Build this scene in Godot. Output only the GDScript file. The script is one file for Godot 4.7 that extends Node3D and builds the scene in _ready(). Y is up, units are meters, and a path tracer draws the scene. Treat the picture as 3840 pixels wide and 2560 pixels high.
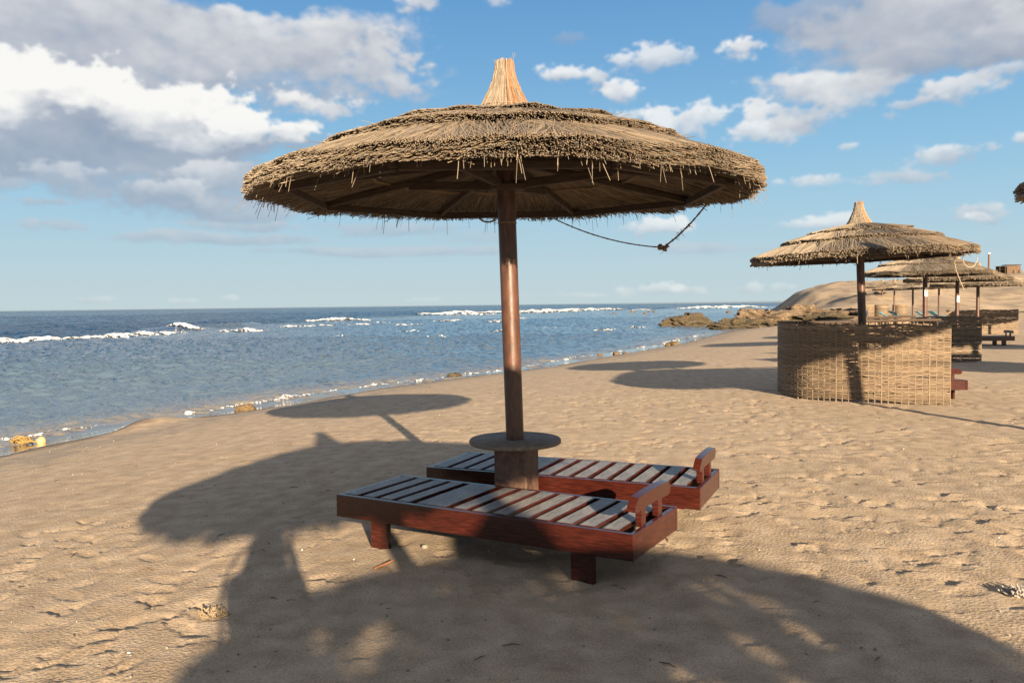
extends Node3D
# A beach at low sun: a thatched umbrella over two slatted loungers, a row of umbrellas behind, sea and reef.
# x runs right, y up, and "d" is the distance ahead of the photographer (world z = -d).

const SHADE := Vector2(-0.2756, 0.9613)   # the way shadows fall, in (x, d)
const RUN := 3.7                          # metres of shadow for each metre of height
const SEA := -0.55

const CLOUDS := [
	[-25.9, 15.3, 13.62, 4.05, 3.51, 0.62, 1, 0.5],
	[-15.7, 15.65, 9.19, 2.75, 2.31, 0.7, 1, 0.45],
	[-8.82, 15.55, 3.23, 1.63, 1.48, 0.72, 0.95, 0.4],
	[-28.98, 16.64, 6.9, 2.37, 2.1, 0.66, 1, 0.6],
	[-17.9, 17.87, 4.35, 1.14, 1.43, 0.78, 0.9, 0.5],
	[-28.98, 9.42, 8.28, 2.63, 2.1, 0.34, 1, 0.5],
	[-21.63, 9.49, 8.57, 2.51, 2.09, 0.32, 1, 0.5],
	[-24.67, 10.24, 9.92, 2.18, 1.91, 0.36, 1, 0.5],
	[-15.7, 10.72, 4.73, 1.59, 1.45, 0.32, 0.9, 0.6],
	[-23.92, 7.61, 5.52, 1.1, 1.1, 0.4, 0.7, 0.6],
	[-27.81, 8.41, 2.82, 0.58, 0.48, 0.75, 0.8, 0.5],
	[-30.67, 11.91, 4.22, 2.97, 1.29, 1.0, 1, 0.22],
	[-26.26, 12.08, 3.62, 2.69, 1.35, 1.0, 1, 0.22],
	[-22.4, 11.59, 4.62, 2.08, 1.25, 1.0, 1, 0.22],
	[-19.12, 12.21, 2.41, 1.65, 1.28, 1.0, 1, 0.2],
	[-16.25, 11.39, 3.88, 1.38, 1.1, 1.0, 1, 0.22],
	[-12.88, 13.2, 3.14, 0.88, 1.03, 0.85, 0.95, 0.4],
	[-14.3, 13.69, 1.98, 0.64, 0.73, 0.9, 0.9, 0.4],
	[-19.25, 8.77, 2.95, 0.79, 1.28, 0.7, 0.95, 0.4],
	[-21.63, 6.61, 4.93, 1.12, 1.4, 0.42, 0.95, 0.4],
	[-17.9, 6.29, 4.08, 0.86, 0.86, 0.5, 0.8, 0.5],
	[-15.7, 7.62, 3.34, 1.3, 1.16, 0.42, 0.7, 0.6],
	[-22.4, 7.41, 2.31, 0.61, 0.56, 0.75, 0.8, 0.4],
	[-29.43, 6.48, 1.94, 0.31, 0.31, 0.5, 0.8, 0.5],
	[-28.98, 5.23, 1.61, 0.37, 0.37, 0.5, 0.7, 0.6],
	[-18.98, 4.44, 5.91, 0.4, 0.34, 0.5, 0.75, 0.6],
	[-9.41, 3.71, 8.48, 0.36, 0.3, 0.48, 0.65, 0.7],
	[-8.53, 5.21, 4.7, 0.48, 0.42, 0.52, 0.6, 0.7],
	[-17.9, 5.3, 3.26, 0.34, 0.34, 0.55, 0.7, 0.6],
	[-2.88, 4.63, 3.6, 0.54, 0.36, 0.5, 0.4, 0.8],
	[-31.0, 7.49, 1.77, 0.52, 0.39, 0.6, 0.5, 0.6],
	[-26.63, 0.6, 1.68, 0.27, 0.21, 0.95, 0.45, 0.7],
	[-18.44, 0.64, 0.81, 0.29, 0.23, 0.95, 0.4, 0.7],
	[-21.36, 0.49, 1.04, 0.22, 0.17, 0.95, 0.35, 0.7],
	[7.88, 0.81, 1.18, 0.48, 0.42, 1, 0.5, 0.6],
	[10.23, 0.77, 2.04, 0.47, 0.35, 1, 0.6, 0.6],
	[12.54, 0.74, 1.15, 0.35, 0.29, 1, 0.5, 0.6],
	[16.06, 0.83, 1.11, 0.52, 0.4, 1, 0.65, 0.5],
	[18.12, 0.76, 0.81, 0.34, 0.29, 1, 0.45, 0.6],
	[4.62, 0.64, 1.79, 0.3, 0.24, 0.95, 0.35, 0.7],
	[-5.87, 0.38, 1.49, 0.24, 0.18, 0.95, 0.35, 0.7],
	[-5.72, 19.77, 1.93, 1.2, 1.02, 0.92, 0.85, 0.6],
	[-0.78, 19.86, 0.9, 0.54, 0.42, 0.9, 0.7, 0.7],
	[3.87, 15.07, 1.79, 0.9, 0.6, 0.95, 0.85, 0.5],
	[6.25, 14.77, 1.04, 0.9, 1.19, 0.93, 0.8, 0.6],
	[7.44, 13.94, 1.33, 0.66, 0.6, 0.95, 0.85, 0.5],
	[10.08, 15.97, 2.18, 0.89, 0.89, 0.9, 0.75, 0.7],
	[15.64, 15.7, 1.67, 0.93, 0.81, 0.95, 0.9, 0.5],
	[11.24, 11.87, 2.31, 1.06, 0.94, 0.95, 0.8, 0.55],
	[8.18, 12.44, 1.24, 0.42, 0.54, 0.93, 0.6, 0.6],
	[17.57, 10.73, 2.46, 0.86, 0.92, 0.9, 0.85, 0.45],
	[17.03, 12.14, 1.24, 0.69, 0.63, 0.9, 0.85, 0.5],
	[19.2, 11.21, 1.88, 0.85, 0.85, 0.7, 0.8, 0.6],
	[20.79, 13.49, 4.2, 1.07, 1.35, 0.85, 0.92, 0.45],
	[23.12, 13.64, 2.03, 0.66, 0.77, 0.85, 0.85, 0.5],
	[27.77, 12.5, 2.35, 0.74, 0.74, 0.82, 0.85, 0.5],
	[30.52, 12.96, 1.78, 0.52, 0.52, 0.8, 0.75, 0.6],
	[25.85, 11.91, 1.7, 0.43, 0.38, 0.8, 0.6, 0.6],
	[24.62, 11.39, 0.87, 0.38, 0.33, 0.85, 0.6, 0.6],
	[28.23, 15.88, 8.4, 2.12, 1.99, 0.62, 1, 0.5],
	[24.87, 16.87, 4.2, 1.64, 1.09, 0.68, 0.8, 0.6],
	[20.53, 17.69, 4.74, 1.13, 1.27, 0.22, 0.65, 0.9],
	[31.18, 14.44, 3.52, 1.8, 1.29, 0.6, 1, 0.5],
	[29.39, 14.23, 5.02, 0.79, 0.79, 0.3, 0.8, 0.6],
	[27.77, 8.6, 2.47, 0.69, 0.69, 0.85, 0.85, 0.5],
	[26.09, 7.69, 2.91, 0.49, 0.54, 0.72, 0.8, 0.6],
	[19.2, 7.76, 1.61, 0.4, 0.4, 0.85, 0.7, 0.6],
	[10.81, 5.06, 2.61, 0.65, 0.65, 1, 0.9, 0.45],
	[8.18, 5.04, 2.06, 0.42, 0.36, 0.8, 0.5, 0.7],
	[20.53, 5.04, 1.32, 0.45, 0.39, 0.95, 0.8, 0.5],
	[18.93, 4.94, 1.08, 0.28, 0.28, 0.9, 0.5, 0.6],
	[29.27, 5.1, 1.6, 0.58, 0.68, 0.75, 0.85, 0.5],
	[29.27, 4.84, 0.69, 0.31, 0.31, 1, 0.8, 0.4],
	[21.83, 9.5, 0.78, 0.28, 0.28, 0.9, 0.7, 0.6],
	[13.96, 3.54, 4.24, 0.35, 0.35, 0.6, 0.55, 0.7],
	[31.57, 9.23, 0.55, 0.56, 0.56, 0.9, 0.8, 0.5],
	[4.32, 17.46, 1.49, 0.42, 0.42, 0.3, 0.35, 0.9],
	[20.26, 7.56, 1.59, 0.34, 0.28, 0.8, 0.4, 0.7]
]

var rng := RandomNumberGenerator.new()
var na := FastNoiseLite.new()
var nb := FastNoiseLite.new()
var nc := FastNoiseLite.new()
var M := {}
var taken := {}
var gx := PackedFloat32Array()
var gd := PackedFloat32Array()
var gh := PackedFloat32Array()

func _ready():
	rng.seed = 20
	for k in 3:
		var n: FastNoiseLite = [na, nb, nc][k]
		n.seed = 11 + k * 7
		n.noise_type = FastNoiseLite.TYPE_SIMPLEX_SMOOTH
		n.frequency = 1.0
		n.fractal_type = FastNoiseLite.FRACTAL_FBM
		n.fractal_octaves = [1, 3, 5][k]
	set_camera()
	set_light()
	make_materials()
	build_ground()
	build_sea()
	build_all()

func set_camera():
	var cam := Camera3D.new()
	cam.name = "camera"
	cam.fov = 44.7
	cam.near = 0.03
	cam.far = 20000.0
	add_child(cam)
	cam.position = Vector3(0, 1.6, 0)
	cam.rotation = Vector3(deg_to_rad(-2.52), 0, -0.0124)
	cam.current = true

func set_light():
	var env := Environment.new()
	env.tonemap_mode = Environment.TONE_MAPPER_LINEAR
	env.tonemap_exposure = 3.8
	env.background_mode = Environment.BG_SKY
	env.background_energy_multiplier = 0.90 / 3.8
	env.sdfgi_enabled = true
	env.ssao_enabled = true
	env.ssil_enabled = true
	var pano := PanoramaSkyMaterial.new()
	pano.panorama = ImageTexture.create_from_image(sky_image())
	var sky := Sky.new()
	sky.sky_material = pano
	env.sky = sky
	var we := WorldEnvironment.new()
	we.name = "world_environment"
	we.environment = env
	add_child(we)
	var sun := DirectionalLight3D.new()
	sun.name = "sun"
	sun.light_energy = 1.6
	sun.light_color = Color(1.0, 0.90, 0.76)
	sun.light_angular_distance = 0.53
	sun.shadow_enabled = true
	add_child(sun)
	sun.look_at_from_position(Vector3.ZERO, Vector3(SHADE.x * RUN, -1.0, -SHADE.y * RUN))

# ---------------------------------------------------------------- sky
func lin(r: float, g: float, b: float) -> Vector3:
	var c := Color(r / 255.0, g / 255.0, b / 255.0).srgb_to_linear()
	return Vector3(c.r, c.g, c.b)

var ramp_el := [0.0, 2.5, 6.0, 10.0, 15.0, 21.0, 40.0, 91.0]
var ramp_c := []

func clear_sky(el: float) -> Vector3:
	for i in range(1, ramp_el.size()):
		if el <= ramp_el[i]:
			return ramp_c[i - 1].lerp(ramp_c[i], clampf((el - ramp_el[i - 1]) / (ramp_el[i] - ramp_el[i - 1]), 0, 1))
	return ramp_c[-1]

func sky_patch(list: Array, a0: float, a1: float, e1: float, w: int, h: int) -> Image:
	var data := PackedFloat32Array()
	data.resize(w * h * 3)
	var white := lin(252, 250, 246) * 1.12
	var pale := lin(219, 221, 226)
	var grey := lin(158, 171, 192)
	var soft := lin(190, 197, 209)
	var sp := FastNoiseLite.new()
	sp.seed = 5
	sp.noise_type = FastNoiseLite.TYPE_SIMPLEX_SMOOTH
	sp.frequency = 1.0
	sp.fractal_type = FastNoiseLite.FRACTAL_FBM
	sp.fractal_octaves = 6
	var bil := FastNoiseLite.new()
	bil.seed = 9
	bil.noise_type = FastNoiseLite.TYPE_SIMPLEX_SMOOTH
	bil.frequency = 1.0
	bil.fractal_type = FastNoiseLite.FRACTAL_PING_PONG
	bil.fractal_octaves = 4
	bil.fractal_ping_pong_strength = 1.6
	var i := 0
	for y in h:
		var el := e1 * (1.0 - (y + 0.5) / h)
		var base := clear_sky(el)
		var row := []
		for c in list:
			if el < c[1] + c[3] * 1.9 and el > c[1] - c[4] * 1.9:
				row.append(c)
		for x in w:
			var az := a0 + (a1 - a0) * (x + 0.5) / w
			var col := base
			var done := false
			var n1 := 0.0
			var n2 := 0.0
			var n3 := 0.0
			var n4 := 0.0
			var n5 := 0.0
			var wx := 0.0
			var wy := 0.0
			for c in row:
				var da: float = az - c[0]
				if da > 180.0: da -= 360.0
				elif da < -180.0: da += 360.0
				if absf(da) > c[2] * 2.1 + 1.0: continue
				if not done:
					done = true
					var q := Vector3(cos(deg_to_rad(az)), 0, sin(deg_to_rad(az))) * 57.3
					n1 = sp.get_noise_3d(q.x * 0.15, el * 0.25, q.z * 0.15)
					n2 = bil.get_noise_3d(q.x * 0.30, el * 0.42, q.z * 0.30)
					n3 = sp.get_noise_3d(q.x * 0.62 + 40.0, el * 1.0, q.z * 0.62)
					wx = sp.get_noise_3d(q.x * 0.11 + 9.0, el * 0.2 + 30.0, q.z * 0.11)
					wy = sp.get_noise_3d(q.x * 0.11 - 50.0, el * 0.2, q.z * 0.11 + 20.0)
					var az2 := az + 0.55
					var q2 := Vector3(cos(deg_to_rad(az2)), 0, sin(deg_to_rad(az2))) * 57.3
					n5 = sp.get_noise_3d(q.x * 1.5, el * 2.2 + 11.0, q.z * 1.5)
					n4 = sp.get_noise_3d(q2.x * 0.15, (el + 0.9) * 0.25, q2.z * 0.15) + 0.4 * sp.get_noise_3d(q2.x * 0.62 + 40.0, el + 0.4, q2.z * 0.62)
				var sz: float = minf(c[2], 7.0)
				var u: float = (da + wx * sz * 0.75) / c[2]
				var dv: float = el - c[1] + wy * minf(c[3], 3.0) * 0.9
				var v: float = dv / (c[3] if dv > 0.0 else c[4])
				var sharp: float = smoothstep(0.9, 1.0, c[5]) * smoothstep(2.0, 3.0, c[2])
				var dens: float = 1.28 - sqrt(u * u + v * v) + n1 * lerpf(0.8, 0.5, smoothstep(4.0, 9.0, c[2])) + n2 * (0.04 + 0.08 * sharp) + n3 * lerpf(0.36, 0.20, smoothstep(4.0, 8.0, c[2]))
				var small: float = 1.0 - smoothstep(2.0, 5.0, c[2])
				dens += n5 * (0.05 + 0.33 * small) + (n3 * 0.35 - 0.12) * small
				if dens <= 0.0: continue
				var edge: float = lerpf(0.58, 0.34, sharp) * (1.0 if v > 0.0 else 1.5)
				var a: float = smoothstep(0.0, edge, dens) * c[6]
				var relief: float = (n1 + 0.4 * n3) - n4
				var up: float = clampf(0.50 + (0.42 + 0.25 * sharp) * v + n1 * 0.25 + relief * 0.45 + n2 * 0.06, 0.0, 1.0)
				var t: float = c[5]
				var hi: Vector3 = pale.lerp(white, smoothstep(0.55, 1.0, t))
				var lo: Vector3 = grey.lerp(soft, smoothstep(0.3, 0.95, t))
				var cc: Vector3 = lo.lerp(hi, clampf(up * (0.45 + 0.8 * t) + sharp * 0.18, 0, 1))
				if t < 0.45: cc = cc.lerp(grey, 0.35)
				cc = cc.lerp(base, clampf(0.42 - el * 0.03, 0.04, 0.42))
				col = col.lerp(cc, a)
			data[i] = col.x
			data[i + 1] = col.y
			data[i + 2] = col.z
			i += 3
	return Image.create_from_data(w, h, false, Image.FORMAT_RGBF, data.to_byte_array())

func sky_image() -> Image:
	ramp_c = [lin(203, 222, 226), lin(196, 221, 230), lin(176, 215, 236), lin(152, 203, 236), lin(128, 183, 228), lin(104, 163, 218), lin(74, 132, 200), lin(58, 108, 178)]
	var all := []
	var r := RandomNumberGenerator.new()
	r.seed = 77
	# the same kinds of cloud go on all round the sky
	for k in 260:
		var az := r.randf_range(38.0, 322.0)
		var el := pow(r.randf(), 1.5) * 75.0 + 1.0
		var big := r.randf()
		var w := (2.0 + big * big * 13.0) * (1.0 + el / 40.0)
		all.append([az, el, w, w * r.randf_range(0.22, 0.4), w * r.randf_range(0.2, 0.35), r.randf_range(0.3, 1.0), r.randf_range(0.6, 1.0), r.randf_range(0.3, 0.6)])
	for k in 40:
		var w := r.randf_range(5.0, 14.0)
		all.append([r.randf_range(-38.0, 38.0), r.randf_range(30.0, 80.0), w * 1.6, w * 0.4, w * 0.35, r.randf_range(0.4, 1.0), 0.9, 0.5])
	all.append_array(CLOUDS)
	var W := 4096
	var H := 2048
	var im := sky_patch(all, 0.0, 360.0, 90.0, 1024, 256)
	im.resize(W, H / 2, Image.INTERPOLATE_CUBIC)
	var cut := 410
	var rows := 300
	var fine := sky_patch(CLOUDS, -cut * 360.0 / W, cut * 360.0 / W, rows * 180.0 / H, cut * 2, rows)
	var out := Image.create_empty(W, H, false, Image.FORMAT_RGBF)
	out.fill(Color(0.36, 0.36, 0.38))
	out.blit_rect(im, Rect2i(0, 0, W, H / 2), Vector2i.ZERO)
	out.blit_rect(fine, Rect2i(cut, 0, cut, rows), Vector2i(0, H / 2 - rows))
	out.blit_rect(fine, Rect2i(0, 0, cut, rows), Vector2i(W - cut, H / 2 - rows))
	return out

# ---------------------------------------------------------------- shapes
func P(x: float, y: float, d: float) -> Vector3:
	return Vector3(x, y, -d)

func tri(st: SurfaceTool, a: Vector3, b: Vector3, c: Vector3, out: Vector3):
	var n := (b - a).cross(c - a)
	if n.dot(out) > 0.0:
		var t := b
		b = c
		c = t
		n = -n
	n = -n.normalized()
	st.set_normal(n); st.add_vertex(a)
	st.set_normal(n); st.add_vertex(b)
	st.set_normal(n); st.add_vertex(c)

func quad(st: SurfaceTool, a: Vector3, b: Vector3, c: Vector3, d: Vector3, out: Vector3):
	tri(st, a, b, c, out)
	tri(st, a, c, d, out)

func begin() -> SurfaceTool:
	var st := SurfaceTool.new()
	st.begin(Mesh.PRIMITIVE_TRIANGLES)
	return st

func box(st: SurfaceTool, xf: Transform3D, size: Vector3, bevel := 0.006, skip_top := false, only_top := false):
	var h := size * 0.5
	var b := minf(bevel, minf(h.x, minf(h.y, h.z)) * 0.45)
	var p := func(s: Vector3, ax: int) -> Vector3:
		var v := Vector3(s.x * (h.x - b), s.y * (h.y - b), s.z * (h.z - b))
		v[ax] = s[ax] * h[ax]
		return xf * v
	for ax in 3:
		var u := (ax + 1) % 3
		var w := (ax + 2) % 3
		for s in [-1.0, 1.0]:
			var top: bool = ax == 1 and s > 0
			if (skip_top and top) or (only_top and not top): continue
			var c := []
			for q in [[-1, -1], [1, -1], [1, 1], [-1, 1]]:
				var v := Vector3.ZERO
				v[ax] = s
				v[u] = q[0]
				v[w] = q[1]
				c.append(p.call(v, ax))
			var o := Vector3.ZERO
			o[ax] = s
			quad(st, c[0], c[1], c[2], c[3], xf.basis * o)
		if only_top: continue
		for q in [[-1, -1], [1, -1], [1, 1], [-1, 1]]:
			var v0 := Vector3.ZERO
			v0[u] = q[0]
			v0[w] = q[1]
			var v1 := v0
			v0[ax] = -1
			v1[ax] = 1
			var o := v0
			o[ax] = 0
			quad(st, p.call(v0, u), p.call(v1, u), p.call(v1, w), p.call(v0, w), xf.basis * o)
	if only_top: return
	for sx in [-1.0, 1.0]:
		for sy in [-1.0, 1.0]:
			for sz in [-1.0, 1.0]:
				var s := Vector3(sx, sy, sz)
				tri(st, p.call(s, 0), p.call(s, 1), p.call(s, 2), xf.basis * s)

func at(v: Vector3, yaw := 0.0) -> Transform3D:
	return Transform3D(Basis(Vector3.UP, yaw), v)

func box_mesh(size: Vector3, bevel := 0.006) -> ArrayMesh:
	var st := begin()
	box(st, Transform3D(), size, bevel)
	return st.commit()

func tube(st: SurfaceTool, pts: Array, rad: Array, sides := 8, caps := true):
	var rings := []
	var nrm := []
	var side := Vector3.ZERO
	for i in pts.size():
		var f: Vector3
		if i == 0: f = pts[1] - pts[0]
		elif i == pts.size() - 1: f = pts[i] - pts[i - 1]
		else: f = pts[i + 1] - pts[i - 1]
		f = f.normalized()
		if side == Vector3.ZERO:
			side = f.cross(Vector3.UP if absf(f.y) < 0.9 else Vector3.RIGHT).normalized()
		else:
			side = (side - f * side.dot(f)).normalized()
		var up := side.cross(f)
		var ring := []
		var nn := []
		for k in sides:
			var a := TAU * k / sides
			var o: Vector3 = side * cos(a) + up * sin(a)
			ring.append(pts[i] + o * rad[i])
			nn.append(o)
		rings.append(ring)
		nrm.append(nn)
	for i in range(pts.size() - 1):
		for k in sides:
			var k2 := (k + 1) % sides
			var q := [[rings[i][k], nrm[i][k]], [rings[i + 1][k], nrm[i + 1][k]], [rings[i + 1][k2], nrm[i + 1][k2]], [rings[i][k2], nrm[i][k2]]]
			var n: Vector3 = (q[1][0] - q[0][0]).cross(q[2][0] - q[0][0])
			var order := [0, 1, 2, 0, 2, 3] if n.dot(nrm[i][k]) < 0.0 else [0, 2, 1, 0, 3, 2]
			for m in order:
				st.set_normal(q[m][1])
				st.add_vertex(q[m][0])
	if caps:
		for e in [0, pts.size() - 1]:
			var o: Vector3 = (pts[0] - pts[1]) if e == 0 else (pts[e] - pts[e - 1])
			for k in range(1, sides - 1):
				tri(st, rings[e][0], rings[e][k], rings[e][k + 1], o)

func tube_mesh(pts: Array, rad: Array, sides := 8) -> ArrayMesh:
	var st := begin()
	tube(st, pts, rad, sides)
	return st.commit()

func extrude(poly: PackedVector2Array, thick: float) -> ArrayMesh:
	# polygon in (z, y), thick along x
	var st := begin()
	var idx := Geometry2D.triangulate_polygon(poly)
	var cen := Vector2.ZERO
	for v in poly: cen += v / poly.size()
	for s in [-0.5, 0.5]:
		for i in range(0, idx.size(), 3):
			var t := []
			for k in 3:
				var v: Vector2 = poly[idx[i + k]]
				t.append(Vector3(s * thick, v.y, v.x))
			tri(st, t[0], t[1], t[2], Vector3(s, 0, 0))
	var clock := Geometry2D.is_polygon_clockwise(poly)
	for i in poly.size():
		var a := poly[i]
		var b := poly[(i + 1) % poly.size()]
		var o := Vector2(b.y - a.y, a.x - b.x) * (-1.0 if clock else 1.0)
		quad(st, Vector3(-0.5 * thick, a.y, a.x), Vector3(0.5 * thick, a.y, a.x), Vector3(0.5 * thick, b.y, b.x), Vector3(-0.5 * thick, b.y, b.x), Vector3(0, o.y, o.x))
	return st.commit()

func grid_mesh(nx: int, ny: int, pos: PackedVector3Array, col := PackedColorArray(), keep := PackedByteArray()) -> ArrayMesh:
	# pos row by row; x runs right and rows run away from the viewer; faces look up
	var nor := PackedVector3Array()
	nor.resize(pos.size())
	for j in ny:
		var j0: int = maxi(j - 1, 0) * nx
		var j1: int = mini(j + 1, ny - 1) * nx
		for i in nx:
			var du: Vector3 = pos[j * nx + mini(i + 1, nx - 1)] - pos[j * nx + maxi(i - 1, 0)]
			var dv: Vector3 = pos[j1 + i] - pos[j0 + i]
			nor[j * nx + i] = du.cross(dv).normalized()
	var ind := PackedInt32Array()
	ind.resize((nx - 1) * (ny - 1) * 6)
	var k := 0
	for j in ny - 1:
		for i in nx - 1:
			var a := j * nx + i
			if keep.size() and not keep[a]: continue
			ind[k] = a
			ind[k + 1] = a + nx
			ind[k + 2] = a + 1
			ind[k + 3] = a + 1
			ind[k + 4] = a + nx
			ind[k + 5] = a + nx + 1
			k += 6
	ind.resize(k)
	var arr := []
	arr.resize(Mesh.ARRAY_MAX)
	arr[Mesh.ARRAY_VERTEX] = pos
	arr[Mesh.ARRAY_NORMAL] = nor
	if col.size(): arr[Mesh.ARRAY_COLOR] = col
	arr[Mesh.ARRAY_INDEX] = ind
	var m := ArrayMesh.new()
	m.add_surface_from_arrays(Mesh.PRIMITIVE_TRIANGLES, arr)
	return m

# ---------------------------------------------------------------- naming
func numbered(called: String) -> String:
	if not taken.has(called):
		taken[called] = 0
		return called
	taken[called] += 1
	return "%s_%03d" % [called, taken[called]]

func part(called: String, mesh: Mesh, m: Material, parent: Node, xf := Transform3D()) -> MeshInstance3D:
	var o := MeshInstance3D.new()
	o.name = numbered(called) if parent == self else called
	o.mesh = mesh
	if m:
		for s in mesh.get_surface_count(): o.set_surface_override_material(s, m)
	o.transform = xf
	parent.add_child(o, true)
	return o

func tag(o: Node, label: String, category: String, group := ""):
	o.set_meta("label", label)
	o.set_meta("category", category)
	if group: o.set_meta("group", group)

func thing(called: String, label: String, category: String, where: Vector3, yaw := 0.0, group := "") -> Node3D:
	var o := Node3D.new()
	o.name = numbered(called)
	add_child(o)
	o.position = where
	o.rotation.y = yaw
	tag(o, label, category, group)
	return o

func copy(root: Node3D, where: Vector3, yaw: float, label: String, group := "") -> Node3D:
	var o: Node3D = root.duplicate()
	var stem: String = root.name
	if stem.length() > 4 and stem[-4] == "_" and stem.right(3).is_valid_int(): stem = stem.left(-4)
	o.name = numbered(stem)
	add_child(o)
	o.position = where
	o.rotation = Vector3(0, yaw, 0)
	o.set_meta("label", label)
	if group: o.set_meta("group", group)
	return o

func stuff(o: Node) -> Node:
	o.set_meta("kind", "stuff")
	return o

# ---------------------------------------------------------------- materials
func srgb(r: float, g: float, b: float) -> Color:   # linear in, albedo_color out
	return Color(r, g, b).linear_to_srgb()

func mat(called: String, c: Color, rough: float) -> StandardMaterial3D:
	var m := StandardMaterial3D.new()
	m.resource_name = called
	m.albedo_color = c
	m.roughness = rough
	M[called] = m
	return m

func noise_tex(size: int, f: Callable) -> Image:
	var d := PackedByteArray()
	d.resize(size * size * 3)
	var i := 0
	for y in size:
		for x in size:
			var c: Vector3 = f.call(x, y)
			d[i] = int(clampf(c.x, 0, 1) * 255.0)
			d[i + 1] = int(clampf(c.y, 0, 1) * 255.0)
			d[i + 2] = int(clampf(c.z, 0, 1) * 255.0)
			i += 3
	return Image.create_from_data(size, size, false, Image.FORMAT_RGB8, d)

func seamless(sd: int, freq: float, oct: int, size: int) -> PackedByteArray:
	var n := FastNoiseLite.new()
	n.seed = sd
	n.noise_type = FastNoiseLite.TYPE_SIMPLEX_SMOOTH
	n.frequency = freq
	n.fractal_type = FastNoiseLite.FRACTAL_FBM
	n.fractal_octaves = oct
	return n.get_seamless_image(size, size, false, false, 0.2, true).get_data()

func tex(im: Image) -> ImageTexture:
	im.generate_mipmaps()
	return ImageTexture.create_from_image(im)

func bump_from(d: PackedByteArray, size: int, strength: float) -> ImageTexture:
	var im := Image.create_from_data(size, size, false, Image.FORMAT_L8, d)
	im.convert(Image.FORMAT_RGBA8)
	im.bump_map_to_normal_map(strength)
	return tex(im)

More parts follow.
